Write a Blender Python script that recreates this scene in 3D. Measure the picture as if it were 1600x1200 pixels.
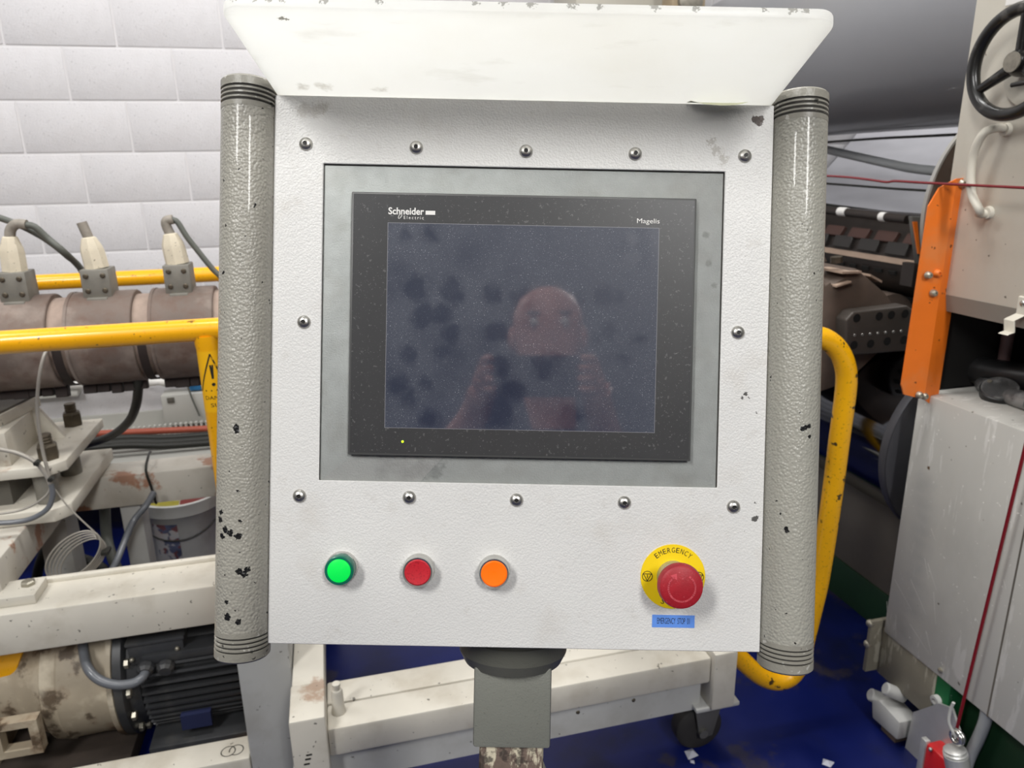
import bpy, bmesh, math, random
from mathutils import Vector, Matrix
random.seed(7)
for o in list(bpy.data.objects): bpy.data.objects.remove(o, do_unlink=True)
sc = bpy.context.scene
COL = sc.collection

# ------------------------------------------------------------------ camera
# world axes: X along the extruder line and the block wall, Y away from the viewer, Z up (metres)
FPX, CX, CY = 1150.0, 800.0, 600.0
CAM = Vector((0, 0, 1.45))
R_ = Vector((0.96970023, -0.24372411, -0.01673371))
U_ = Vector((0.08480123, 0.27157593, 0.9586737))
F_ = Vector((0.22910742, 0.93104515, -0.28401534))
cd = bpy.data.cameras.new('camera'); cam = bpy.data.objects.new('camera', cd); COL.objects.link(cam)
M = Matrix((R_, U_, -F_)).transposed().to_4x4(); M.translation = CAM
cam.matrix_world = M
cd.sensor_width = 36.0; cd.lens = FPX / 1600.0 * 36.0
cd.clip_start = 0.01; cd.clip_end = 60
cd.dof.use_dof = True; cd.dof.focus_distance = 0.66; cd.dof.aperture_fstop = 12.0
sc.camera = cam

# ------------------------------------------------------------------ world, lamps, exposure
w = bpy.data.worlds.new('world'); sc.world = w; w.use_nodes = True
bg = w.node_tree.nodes['Background']; bg.inputs[0].default_value = (0.93, 0.96, 1.0, 1); bg.inputs[1].default_value = 0.11
vs = sc.view_settings
vs.view_transform = 'Standard'; vs.look = 'None'; vs.gamma = 1.0; vs.use_curve_mapping = False
vs.exposure = -0.10
def area(name, loc, target, sx, sy, power, col=(1, .99, .972)):
    l = bpy.data.lights.new(name, 'AREA'); l.shape = 'RECTANGLE'; l.size = sx; l.size_y = sy; l.energy = power; l.color = col
    o = bpy.data.objects.new(name, l); COL.objects.link(o); o.location = loc
    o.rotation_euler = (Vector(target) - Vector(loc)).to_track_quat('-Z', 'Y').to_euler()
    return o
area('ceiling_lamp_a', (0.75, -3.0, 3.9), (0.2, 0.6, 1.2), 0.5, 1.4, 125)
area('ceiling_lamp_b', (-2.1, -1.3, 3.8), (0.1, 0.6, 1.2), 0.5, 1.4, 105)
area('ceiling_lamp_c', (0.0, 1.35, 4.2), (0.0, 1.35, 0), 1.6, 0.4, 66)
area('ceiling_lamp_d', (-2.2, 1.9, 4.0), (-1.4, 2.4, 0.6), 1.6, 0.4, 44)
area('ceiling_lamp_e', (1.2, 2.6, 4.2), (1.4, 2.6, 0), 1.6, 0.4, 45)
area('film_web_fill', (3.6, 0.9, 4.0), (2.3, 2.4, 1.2), 1.6, 0.4, 55)  # added fill light aimed at the film web, not a known fixture

# ------------------------------------------------------------------ helpers
def ray(px, py): return R_ * ((px - CX) / FPX) - U_ * ((py - CY) / FPX) + F_
def PY(px, py, y): d = ray(px, py); return CAM + d * ((y - CAM.y) / d.y)
def PXp(px, py, x): d = ray(px, py); return CAM + d * ((x - CAM.x) / d.x)
def PZ(px, py, z): d = ray(px, py); return CAM + d * ((z - CAM.z) / d.z)
PW = Matrix(((0.9687980368632853, 0.09941584771549124, -0.22703932036732088),
             (-0.24512773691889445, 0.2488941116502742, -0.9369973926211547),
             (-0.036643640142130736, 0.9634148693106367, 0.2654977085179887)))
PO = Vector((0.16724792401967986, 0.6385350508369689, 1.3085308888985394))
def PL(px, py, z=0.0):                                   # measured point on the control panel, panel coordinates
    n = PW.col[2]; d = ray(px, py); o = PO + n * z
    k = ((o - CAM).dot(n)) / d.dot(n)
    return PW.transposed() @ (CAM + d * k - PO)

def c(h, a=1.0):
    v = [int(h[i:i+2], 16) / 255 for i in (0, 2, 4)]
    return tuple((x / 12.92 if x <= .04045 else ((x + .055) / 1.055) ** 2.4) for x in v) + (a,)

class MB:
    def __init__(s): s.v = []; s.f = []
    def add(s, vs_, fs):
        b = len(s.v); s.v += [Vector(x) for x in vs_]; s.f += [tuple(i + b for i in f) for f in fs]; return s
    def box(s, x0, x1, y0, y1, z0, z1, m=None):
        vs_ = [Vector((x, y, z)) for z in (z0, z1) for y in (y0, y1) for x in (x0, x1)]
        if m is not None: vs_ = [m @ q for q in vs_]
        return s.add(vs_, [(0, 2, 3, 1), (4, 5, 7, 6), (0, 1, 5, 4), (2, 6, 7, 3), (0, 4, 6, 2), (1, 3, 7, 5)])
    def prism(s, poly, ax, lo, hi):
        n = len(poly)
        def mk(a, b, h): return {'x': (h, a, b), 'y': (a, h, b), 'z': (a, b, h)}[ax]
        vs_ = [mk(a, b, lo) for a, b in poly] + [mk(a, b, hi) for a, b in poly]
        return s.add(vs_, [tuple(range(n))[::-1], tuple(range(n, 2 * n))] + [(i, (i + 1) % n, n + (i + 1) % n, n + i) for i in range(n)])
    def lathe(s, prof, org, axis, n=32, cap=True):
        a = Vector(axis).normalized(); t = a.orthogonal().normalized(); b = a.cross(t); o = Vector(org)
        vs_ = []; fs = []
        for r, h in prof:
            for k in range(n):
                q = 2 * math.pi * k / n
                vs_.append(o + a * h + (t * math.cos(q) + b * math.sin(q)) * r)
        for i in range(len(prof) - 1):
            for k in range(n):
                k2 = (k + 1) % n
                fs.append((i * n + k, i * n + k2, (i + 1) * n + k2, (i + 1) * n + k))
        if cap:
            fs.append(tuple(range(n))[::-1]); m_ = (len(prof) - 1) * n; fs.append(tuple(range(m_, m_ + n)))
        return s.add(vs_, fs)
    def cyl(s, p0, p1, r, n=24, r1=None):
        p0 = Vector(p0); p1 = Vector(p1); d = p1 - p0
        return s.lathe([(r, 0), (r if r1 is None else r1, d.length)], p0, d, n)
    def tube(s, pts, r, n=12, closed=False):
        pts = [Vector(p) for p in pts]; N = len(pts); vs_ = []; fs = []
        up = None
        for i in range(N):
            if closed: d = pts[(i + 1) % N] - pts[i - 1]
            else: d = pts[min(i + 1, N - 1)] - pts[max(i - 1, 0)]
            d.normalize()
            if up is None: up = d.orthogonal().normalized()
            up = (up - d * up.dot(d)).normalized(); b = d.cross(up)
            rr = r[i] if isinstance(r, (list, tuple)) else r
            for k in range(n):
                q = 2 * math.pi * k / n; vs_.append(pts[i] + (up * math.cos(q) + b * math.sin(q)) * rr)
        for i in range(N if closed else N - 1):
            j = (i + 1) % N
            for k in range(n):
                k2 = (k + 1) % n; fs.append((i * n + k, i * n + k2, j * n + k2, j * n + k))
        if not closed: fs.append(tuple(range(n))[::-1]); fs.append(tuple(range((N - 1) * n, N * n)))
        return s.add(vs_, fs)
    def ball(s, cen, rx, ry=None, rz=None, nu=16, nv=10):
        ry = rx if ry is None else ry; rz = rx if rz is None else rz; cen = Vector(cen)
        vs_ = [cen + Vector((0, 0, rz))]; fs = []
        for i in range(1, nv):
            p = math.pi * i / nv
            for k in range(nu):
                q = 2 * math.pi * k / nu
                vs_.append(cen + Vector((rx * math.sin(p) * math.cos(q), ry * math.sin(p) * math.sin(q), rz * math.cos(p))))
        vs_.append(cen - Vector((0, 0, rz))); L = len(vs_) - 1
        for k in range(nu):
            k2 = (k + 1) % nu
            fs.append((0, 1 + k, 1 + k2)); fs.append((L, L - nu + k2, L - nu + k))
            for i in range(nv - 2): a = 1 + i * nu; fs.append((a + k, a + nu + k, a + nu + k2, a + k2))
        return s.add(vs_, fs)

def spl(pts, k=8):                                       # smooth path through points
    pts = [Vector(p) for p in pts]; out = []
    for i in range(len(pts) - 1):
        p0 = pts[max(i - 1, 0)]; p1 = pts[i]; p2 = pts[i + 1]; p3 = pts[min(i + 2, len(pts) - 1)]
        for j in range(k):
            t = j / k
            out.append(0.5 * ((2 * p1) + (p2 - p0) * t + (2 * p0 - 5 * p1 + 4 * p2 - p3) * t * t + (3 * p1 - p0 - 3 * p2 + p3) * t ** 3))
    return out + [pts[-1]]

def mesh_of(name, mb, bevel=0, seg=2, smooth=38):
    me = bpy.data.meshes.new(name); me.from_pydata([tuple(v) for v in mb.v], [], mb.f); me.update()
    bm = bmesh.new(); bm.from_mesh(me)
    bmesh.ops.recalc_face_normals(bm, faces=bm.faces[:])
    if bevel > 0:
        es = [e for e in bm.edges if len(e.link_faces) == 2 and e.calc_face_angle(0) > math.radians(30)]
        bmesh.ops.bevel(bm, geom=es, offset=bevel, segments=seg, profile=.5, affect='EDGES', clamp_overlap=True)
    bm.to_mesh(me); bm.free()
    if smooth:
        me.polygons.foreach_set('use_smooth', [True] * len(me.polygons)); me.set_sharp_from_angle(angle=math.radians(smooth))
    return me
LOCAL = []                                               # things whose parts are given in their own coordinates
def link(name, me, mat, parent=None, loc=None, rot=None, label=None):
    o = bpy.data.objects.new(name, me); COL.objects.link(o)
    if mat is not None and me is not None and not me.materials: me.materials.append(MAT[mat])
    if loc is not None: o.location = loc
    if rot is not None: o.rotation_euler = rot
    if parent is not None:
        o.parent = parent
        if parent in LOCAL: LOCAL.append(o)
        else:
            chain = []; q = parent
            while q is not None: chain.append(q); q = q.parent
            mw = Matrix.Identity(4)
            for q in reversed(chain): mw = mw @ q.matrix_parent_inverse @ q.matrix_basis
            o.matrix_parent_inverse = mw.inverted()
    if label: o['label'] = label
    return o
def part(name, mb, mat, parent=None, bevel=0, seg=2, smooth=38, label=None, **k):
    return link(name, mesh_of(name, mb, bevel, seg, smooth), mat, parent, label=label, **k)
def tag(o, label, cat, group=None, kind=None):
    o['label'] = label; o['category'] = cat
    if group: o['group'] = group
    if kind: o['kind'] = kind
    return o
def thing(name, label, cat, loc=(0, 0, 0), group=None):
    o = bpy.data.objects.new(name, None); COL.objects.link(o); o.location = loc; o.empty_display_size = .05
    return tag(o, label, cat, group)
def struct(name, mb, mat, label, cat, **k):
    o = part(name, mb, mat, **k); tag(o, label, cat, kind='structure'); return o

# ------------------------------------------------------------------ materials
MAT = {}
def pm(name, col, rough=.5, metal=0., var=.06, vsc=6., bump=0., bs=300., dirt=(), spk=(), spots=(), spec=.5, emit=None, coat=0, ior=1.45, rvar=0, bdet=2, bdist=.001, cell=0):
    m = bpy.data.materials.new(name); m.use_nodes = True; MAT[name] = m
    nt = m.node_tree; N = nt.nodes; L = nt.links; bs_ = N['Principled BSDF']
    tc = N.new('ShaderNodeTexCoord').outputs['Object']
    if isinstance(col, str): col = c(col)
    def noise(scale, detail=3, vec=tc, rough_=.6):
        n = N.new('ShaderNodeTexNoise'); n.inputs['Scale'].default_value = scale; n.inputs['Detail'].default_value = detail; n.inputs['Roughness'].default_value = rough_
        L.new(vec, n.inputs['Vector']); return n
    def ramp(sock, lo, hi, a=0., b=1.):
        r = N.new('ShaderNodeMapRange'); r.inputs['From Min'].default_value = lo; r.inputs['From Max'].default_value = hi
        r.inputs['To Min'].default_value = a; r.inputs['To Max'].default_value = b; L.new(sock, r.inputs['Value']); return r.outputs[0]
    def mix(fac, a, b):
        x = N.new('ShaderNodeMix'); x.data_type = 'RGBA'
        for s, v in ((x.inputs[0], fac), (x.inputs[6], a), (x.inputs[7], b)):
            if hasattr(v, 'is_output'): L.new(v, s)
            else: s.default_value = v
        return x.outputs[2]
    n0 = noise(vsc, 4)
    lo = tuple(max(0, x * (1 - var)) for x in col[:3]) + (1,); hi = tuple(min(1, x * (1 + var)) for x in col[:3]) + (1,)
    cur = mix(ramp(n0.outputs[0], .3, .7), lo, hi)
    for d in dirt:                                       # (colour, lo, hi, scale, detail, strength[, stretch])
        vec = tc
        if len(d) > 6:
            mp = N.new('ShaderNodeMapping'); mp.inputs['Scale'].default_value = d[6]; L.new(tc, mp.inputs['Vector']); vec = mp.outputs[0]
        cur = mix(ramp(noise(d[3], d[4], vec).outputs[0], d[1] - .06, d[2] - .08, 0, d[5]), cur, c(d[0]))
    for d in spk:                                        # (colour, threshold, scale, softness, strength)
        cur = mix(ramp(noise(d[2], 2).outputs[0], d[1] - .045, d[1] - .045 + d[3], 0, d[4]), cur, c(d[0]))
    for d in spots:                                      # (colour, [(x,y,z,r)...], ragged amount, ragged scale, soft, strength)
        nn = noise(d[3], 3); sub = N.new('ShaderNodeVectorMath'); sub.operation = 'SUBTRACT'; L.new(nn.outputs[1], sub.inputs[0]); sub.inputs[1].default_value = (.5, .5, .5)
        scl = N.new('ShaderNodeVectorMath'); scl.operation = 'SCALE'; L.new(sub.outputs[0], scl.inputs[0]); scl.inputs['Scale'].default_value = d[2]
        ad = N.new('ShaderNodeVectorMath'); ad.operation = 'ADD'; L.new(tc, ad.inputs[0]); L.new(scl.outputs[0], ad.inputs[1])
        prev = None
        for (x, y, z, r) in d[1]:
            ds = N.new('ShaderNodeVectorMath'); ds.operation = 'DISTANCE'; L.new(ad.outputs[0], ds.inputs[0]); ds.inputs[1].default_value = (x, y, z)
            mt = N.new('ShaderNodeMath'); mt.operation = 'SUBTRACT'; L.new(ds.outputs['Value'], mt.inputs[0]); mt.inputs[1].default_value = r
            if prev is None: prev = mt.outputs[0]
            else:
                mn = N.new('ShaderNodeMath'); mn.operation = 'MINIMUM'; L.new(prev, mn.inputs[0]); L.new(mt.outputs[0], mn.inputs[1]); prev = mn.outputs[0]
        cur = mix(ramp(prev, d[4], -d[4], 0, d[5]), cur, c(d[0]))
    L.new(cur, bs_.inputs['Base Color'])
    bs_.inputs['Metallic'].default_value = metal; bs_.inputs['Specular IOR Level'].default_value = spec; bs_.inputs['IOR'].default_value = ior
    if rvar: L.new(ramp(n0.outputs[0], .3, .7, rough - rvar, rough + rvar), bs_.inputs['Roughness'])
    else: bs_.inputs['Roughness'].default_value = rough
    bs_.inputs['Coat Weight'].default_value = coat
    if bump:
        b = N.new('ShaderNodeBump'); b.inputs['Strength'].default_value = bump; b.inputs['Distance'].default_value = bdist
        if cell:                                         # hammered paint: rounded beads
            vo = N.new('ShaderNodeTexVoronoi'); vo.feature = 'SMOOTH_F1'; vo.inputs['Scale'].default_value = cell; vo.inputs['Smoothness'].default_value = .35; L.new(tc, vo.inputs['Vector'])
            mm = N.new('ShaderNodeMath'); mm.operation = 'MULTIPLY_ADD'; L.new(vo.outputs['Distance'], mm.inputs[0]); mm.inputs[1].default_value = -1.; ns_ = N.new('ShaderNodeMath'); ns_.operation = 'MULTIPLY'; L.new(noise(bs * .5, bdet).outputs[0], ns_.inputs[0]); ns_.inputs[1].default_value = .35; L.new(ns_.outputs[0], mm.inputs[2])
            L.new(mm.outputs[0], b.inputs['Height'])
        else: L.new(noise(bs, bdet).outputs[0], b.inputs['Height'])
        L.new(b.outputs[0], bs_.inputs['Normal'])
    if emit: bs_.inputs['Emission Color'].default_value = c(emit[0]); bs_.inputs['Emission Strength'].default_value = emit[1]
    return m

def text_mb(txt, w, h=None, x=0, y=0, z=0, bold=0., align='C', depth=0.0):
    """lettering as flat faces, scaled to width w and (optionally) height h, centred on x, y"""
    cu = bpy.data.curves.new('t', 'FONT'); cu.body = txt; cu.size = 1; cu.offset = bold; cu.resolution_u = 3
    o = bpy.data.objects.new('t', cu); COL.objects.link(o); bpy.context.view_layer.update()
    me = bpy.data.meshes.new_from_object(o.evaluated_get(bpy.context.evaluated_depsgraph_get()))
    vs_ = [v.co.copy() for v in me.vertices]; fs = [tuple(p.vertices) for p in me.polygons]
    bpy.data.objects.remove(o); bpy.data.curves.remove(cu); bpy.data.meshes.remove(me)
    x0 = min(v.x for v in vs_); x1 = max(v.x for v in vs_); y0 = min(v.y for v in vs_); y1 = max(v.y for v in vs_)
    sx = w / (x1 - x0); sy = sx if h is None else h / (y1 - y0)
    mb = MB(); mb.add([((v.x - (x0 + x1) / 2) * sx + x, (v.y - (y0 + y1) / 2) * sy + y, z) for v in vs_], fs)
    return mb
def arc_text(mb, txt, cen, rad, a0, step, size, z, flip=False):
    for i, ch in enumerate(txt):
        a = math.radians(a0 - step * i if not flip else a0 + step * i)
        t = text_mb(ch, size * .62, size)
        rot = a - math.pi / 2 if not flip else a + math.pi / 2
        cr, sr = math.cos(rot), math.sin(rot)
        mb.add([(cen[0] + rad * math.cos(a) + v.x * cr - v.y * sr, cen[1] + rad * math.sin(a) + v.x * sr + v.y * cr, z) for v in t.v], t.f)
def ring2d(mb, cx, cy, r0, r1, z, n=28):
    vs_ = [(cx + r * math.cos(2 * math.pi * k / n), cy + r * math.sin(2 * math.pi * k / n), z) for r in (r0, r1) for k in range(n)]
    mb.add(vs_, [(k, (k + 1) % n, n + (k + 1) % n, n + k) for k in range(n)])
def stroke2d(mb, pts, wd, z, closed=False):
    pts = [Vector((p[0], p[1], 0)) for p in pts]; n = len(pts)
    for i in range(n if closed else n - 1):
        a = pts[i]; b = pts[(i + 1) % n]; d = (b - a).normalized(); q = Vector((-d.y, d.x, 0)) * wd / 2; e = d * wd * .4
        mb.add([(v.x, v.y, z) for v in (a - q - e, b - q + e, b + q + e, a + q - e)], [(0, 1, 2, 3)])

# ------------------------------------------------------------------ material library
def pls(lst, z=0.0):                                      # wear marks measured on the panel face
    out = []
    for px, py, r in lst:
        q = PL(px, py, z); out.append((q.x, q.y, z, r))
    return out
def grip_pt(px, py, xc, rr=.0243, zc=-.004):              # point on the surface of a grip tube
    z = .01
    for _ in range(8):
        q = PL(px, py, z); z = zc + math.sqrt(max(0, rr * rr - (q.x - xc) ** 2))
    return PL(px, py, z)
pm('panel_white', 'd3d2cf', .42, var=.03, vsc=9, bump=.30, bs=620, bdet=1.5, bdist=.0010, cell=560,
   dirt=(('b8b0a4', .62, .80, 14, 6, .30), ('a39a8c', .68, .84, 40, 5, .25)),
   spk=(('6e675d', .78, 500, .02, .7),),
   spots=(('3a2a20', pls([(1181, 187, .0036), (1186, 191, .0035), (1189, 186, .003)]), .006, 260, .0003, 1.),
          ('2e2b28', pls([(1179, 811, .0026), (1183, 808, .0016), (1180, 786, .0008), (1184, 788, .0006), (1165, 616, .002), (1160, 622, .0012), (1169, 622, .001), (1182, 645, .001)]), .005, 420, .0002, .9),
          ('857a6a', pls([(475, 172, .006), (490, 173, .006), (505, 168, .005)]), .016, 300, .002, .35),
          ('8d8578', pls([(1112, 222, .004), (1120, 235, .004), (1130, 250, .004)]), .016, 300, .001, .45)))
pm('handle_grey', '99968c', .33, var=.05, vsc=12, bump=.68, bs=460, bdet=1, bdist=.0010, coat=.25, cell=400,
   spk=(('1b1a19', .735, 160, .01, 1.),), dirt=(('6d6a60', .55, .75, 8, 4, .3),))
pm('handle_grey_left', '99968c', .33, var=.05, vsc=12, bump=.68, bs=460, bdet=1, bdist=.0010, coat=.25, cell=400,
   spk=(('1b1a19', .75, 160, .01, 1.),),
   spots=(('161616', [(q.x, q.y, q.z, r) for q, r in [(grip_pt(px, py, -.2526), r) for px, py, r in
          ((369, 667, .0024), (369, 672, .0026), (352, 828, .0028), (360, 833, .003), (372, 838, .003), (344, 812, .003), (345, 800, .0024), (374, 893, .003), (387, 890, .0026), (381, 897, .003), (354, 941, .0022), (355, 964, .0032), (372, 972, .0026), (347, 838, .0026), (371, 768, .0012), (375, 815, .002), (349, 283, .0012))]],
           .0065, 330, .0002, 1.),))
pm('handle_grey_right', '9d9b91', .33, var=.05, vsc=12, bump=.68, bs=460, bdet=1, bdist=.0010, coat=.25, cell=400,
   spk=(('1b1a19', .77, 160, .01, 1.),),
   spots=(('161616', [(q.x, q.y, q.z, r) for q, r in [(grip_pt(px, py, .2507), r) for px, py, r in
          ((1254, 670, .0022), (1259, 668, .0024), (1264, 666, .0022), (1265, 682, .0015), (1228, 826, .002), (1231, 830, .0015), (1219, 803, .001))]],
           .004, 330, .0002, 1.),))
pm('cap_worn', '8d8a80', .38, var=.06, vsc=30, bump=.4, bs=300, spk=(('2a2826', .70, 90, .02, .9), ('c9c7c0', .70, 140, .03, .6)))
pm('groove_dark', '35332f', .8)
pm('zinc_plate', 'b3b7b4', .5, metal=.2, var=.08, vsc=70, bump=.3, bs=700,
   dirt=(('8d8b82', .57, .78, 25, 6, .35), ('c4c7c3', .6, .8, 12, 4, .4)),
   spots=(('4e4f4e', pls([(600, 735, .006), (620, 728, .007), (640, 738, .008), (660, 730, .008), (680, 738, .007), (605, 722, .005), (690, 725, .005)], -.003), .03, 170, .004, .55),
          ('6b6b64', pls([(1103, 367, .003), (1107, 412, .003), (1116, 446, .0025)], -.003), .004, 300, .001, .6)))
pm('bezel_black', '353536', .38, var=.06, vsc=30, spk=(('9a9a98', .745, 900, .02, .55), ('8a8a88', .70, 300, .02, .25)), spec=.5)
pm('bezel_edge', '4c4c4b', .4)
pm('print_white', 'dcdad6', .5, var=.01)
pm('screen_border', '77777c', .4)
pm('steel_screw', 'b9b7b2', .36, metal=1., var=.1, vsc=120)
pm('socket_dark', '2b2a29', .5, metal=.6)
pm('chrome_ring', 'c9c8c4', .22, metal=.9, var=.06, vsc=90)
pm('green_rim', '0c6350', .25, coat=.4)
pm('green_lens', '08c848', .3, emit=('00f050', .45), coat=.5)
pm('red_cap', 'c02430', .45, var=.06, vsc=90, spk=(('8e1722', .62, 500, .04, .5),))
pm('orange_rim', '7a4638', .3, coat=.3)
pm('orange_lens', 'f07010', .3, emit=('ff5a04', .40), coat=.5)
pm('estop_yellow', 'f2d010', .45, var=.03)
pm('print_black', '1c1a14', .6, var=.01)
pm('estop_red', 'a01c28', .5, var=.1, vsc=150, spk=(('d46a70', .71, 420, .05, .4),), bump=.15, bs=700)
pm('estop_arrow', 'd0505a', .5)
pm('collar_alu', 'b5b6ae', .35, metal=.7)
pm('label_blue', '5f8fe0', .5, var=.01)
pm('led_green', 'b6f000', .3, emit=('b8ff20', 1.6))
pm('post_grey', '76776f', .42, var=.05, vsc=20, bump=.35, bs=500, spk=(('55554f', .7, 300, .02, .4),))
pm('collar_grey', '56564f', .38, var=.06, vsc=20, bump=.25, bs=400)
pm('rusty_stub', '6a5a50', .75, var=.2, vsc=40, dirt=(('c9c0a8', .55, .62, 60, 5, .9, (1, .35, 1)), ('2b2420', .58, .66, 40, 5, .8)), bump=.4, bs=200)
pm('film_peel', 'd8d9b8', .5)

def visor_mat():
    m = pm('visor_white', 'f9f9f7', .3, var=.02, vsc=5, bump=.03, bs=60,
           dirt=(('b9b4a6', .64, .84, 9, 6, .30, (1, 1, 2.4)), ('e4e1d8', .58, .8, 5, 4, .25)),
           spots=(('6f6a60', pls([(440, 27, .003), (446, 30, .002), (466, 38, .0015)], .12), .01, 300, .0003, .9),
                  ('57534b', [(-.107 + .0012 * k, .2095, .088 - .0046 * k, .0006) for k in range(9)], .0006, 200, .0003, .8),
                  ('9b937f', [(-.2, .2085, .012, .005), (-.18, .2085, .014, .006), (-.13, .2085, .01, .004)], .02, 120, .003, .4),
                  ('7a766c', [(x, .2265, .1352, .003) for x in (-.215, -.20, -.19, -.18, -.15, -.11, -.04, -.02, .0, .03, .05, .09, .12, .17, .19, .2)], .013, 330, .0003, .6)))
    nt = m.node_tree; N = nt.nodes; L = nt.links; b = N['Principled BSDF']
    tr = N.new('ShaderNodeBsdfTranslucent'); src = b.inputs['Base Color'].links[0].from_socket
    mu = N.new('ShaderNodeMix'); mu.data_type = 'RGBA'; mu.blend_type = 'MULTIPLY'; mu.inputs[0].default_value = 1
    L.new(src, mu.inputs[6]); mu.inputs[7].default_value = (1.0, 1.0, .992, 1); L.new(mu.outputs[2], tr.inputs['Color'])
    mx = N.new('ShaderNodeMixShader'); mx.inputs[0].default_value = .72
    L.new(b.outputs[0], mx.inputs[1]); L.new(tr.outputs[0], mx.inputs[2]); L.new(mx.outputs[0], N['Material Output'].inputs[0])
visor_mat()

def screen_mat():
    m = bpy.data.materials.new('screen_glass'); m.use_nodes = True; MAT['screen_glass'] = m
    nt = m.node_tree; N = nt.nodes; L = nt.links; b = N['Principled BSDF']
    tc = N.new('ShaderNodeTexCoord').outputs['Object']
    def noise(s, d=2, v=tc):
        n = N.new('ShaderNodeTexNoise'); n.inputs['Scale'].default_value = s; n.inputs['Detail'].default_value = d; L.new(v, n.inputs['Vector']); return n
    def rmp(s, lo, hi, a=0., e=1.):
        r = N.new('ShaderNodeMapRange'); r.inputs[1].default_value = lo; r.inputs[2].default_value = hi; r.inputs[3].default_value = a; r.inputs[4].default_value = e; L.new(s, r.inputs[0]); return r.outputs[0]
    def mth(op, a, e):
        x = N.new('ShaderNodeMath'); x.operation = op
        for i, v in enumerate((a, e)):
            if hasattr(v, 'is_output'): L.new(v, x.inputs[i])
            else: x.inputs[i].default_value = v
        return x.outputs[0]
    # finger wipes: places where the dust has been rubbed off
    nn = noise(90, 2); sb = N.new('ShaderNodeVectorMath'); sb.operation = 'SUBTRACT'; L.new(nn.outputs[1], sb.inputs[0]); sb.inputs[1].default_value = (.5, .5, .5)
    sl = N.new('ShaderNodeVectorMath'); sl.operation = 'SCALE'; sl.inputs['Scale'].default_value = .018; L.new(sb.outputs[0], sl.inputs[0])
    ad = N.new('ShaderNodeVectorMath'); ad.operation = 'ADD'; L.new(tc, ad.inputs[0]); L.new(sl.outputs[0], ad.inputs[1])
    prev = None
    for px, py, r in ((650, 452, 26), (705, 453, 26), (662, 492, 25), (690, 494, 20), (707, 521, 18), (640, 553, 18), (635, 372, 16), (669, 370, 16), (768, 462, 20), (775, 522, 22), (690, 553, 16), (820, 465, 22), (944, 468, 22), (965, 463, 16), (948, 518, 18), (932, 530, 14), (996, 530, 14), (976, 562, 12), (643, 622, 18), (622, 604, 16), (664, 600, 12), (672, 655, 18), (780, 640, 30), (800, 610, 24), (850, 572, 24), (780, 570, 20), (888, 655, 24), (985, 405, 18), (990, 375, 14), (870, 560, 16), (902, 465, 12)):
        q = PL(px, py)
        ds = N.new('ShaderNodeVectorMath'); ds.operation = 'DISTANCE'; L.new(ad.outputs[0], ds.inputs[0]); ds.inputs[1].default_value = (q.x, q.y, .0042)
        v = mth('SUBTRACT', ds.outputs['Value'], r * .00052)
        prev = v if prev is None else mth('MINIMUM', prev, v)
    dust = rmp(prev, -.0050, .0030, .40, 1.)
    cloud = rmp(noise(22, 5).outputs[0], .3, .72, .45, 1.25)
    film = mth('MULTIPLY', dust, cloud)
    gr = rmp(noise(2100, 1).outputs[0], .60, .70); gr2 = rmp(noise(950, 1).outputs[0], .685, .72)
    grain = mth('MAXIMUM', mth('MULTIPLY', gr, .22), mth('MULTIPLY', gr2, .55))
    amt = mth('MULTIPLY', film, mth('ADD', grain, .032))
    mx = N.new('ShaderNodeMix'); mx.data_type = 'RGBA'; L.new(amt, mx.inputs[0]); mx.inputs[6].default_value = (.011, .017, .040, 1); mx.inputs[7].default_value = (.50, .52, .56, 1)
    L.new(mx.outputs[2], b.inputs['Base Color'])
    b.inputs['IOR'].default_value = 1.5; b.inputs['Coat Weight'].default_value = 1.0; b.inputs['Coat IOR'].default_value = 2.0; b.inputs['Coat Roughness'].default_value = .045
    L.new(rmp(film, 0, 1, .25, .5), b.inputs['Roughness'])
screen_mat()

# ------------------------------------------------------------------ the control panel
cp = thing('control_panel', 'grey-white operator control panel with touch screen, side grips and white visor on a grey post', 'control panel', PO)
cp.matrix_world = Matrix.Translation(PO) @ PW.to_4x4(); LOCAL.append(cp)
X0, X1, Y0, Y1 = -.2284, .2258, -.2955, .2062
m = MB().box(X0 + .004, X1 - .004, Y0 + .004, Y1 - .004, -.165, -.003)
enc = part('enclosure', m, 'panel_white', cp, bevel=.003)
# front plate with the display cut-out
cx0, cx1, cy0, cy1 = -.1834, .1827, -.1440, .1453
m = MB()
for zz in (0, -.003): m.add([(X0, Y0, zz), (X1, Y0, zz), (X1, Y1, zz), (X0, Y1, zz), (cx0, cy0, zz), (cx1, cy0, zz), (cx1, cy1, zz), (cx0, cy1, zz)], [])
for a, b in ((0, 1), (1, 2), (2, 3), (3, 0)):
    m.f += [(a, b, b + 4, a + 4), (a + 8, a + 12, b + 12, b + 8), (a, a + 8, b + 8, b), (a + 4, b + 4, b + 12, a + 12)]
fp = part('front_plate', m, 'panel_white', cp, bevel=.0006, seg=1)
m = MB().box(cx0 - .006, cx1 + .006, cy0 - .006, cy1 + .006, -.0055, -.0030)
mp = part('mounting_plate', m, 'zinc_plate', cp, label='bare grey metal plate framing the display')
m = MB()
g = .0009
m.box(cx0, cx1, cy1 - g, cy1, -.003, -.0022).box(cx1 - g, cx1, cy0, cy1, -.003, -.0022).box(cx0, cx0 + .0005, cy0, cy1, -.003, -.0022)
part('gap_line', m, 'groove_dark', mp)  # dark strips stand in for the shade in the gap round the cut-out
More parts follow.
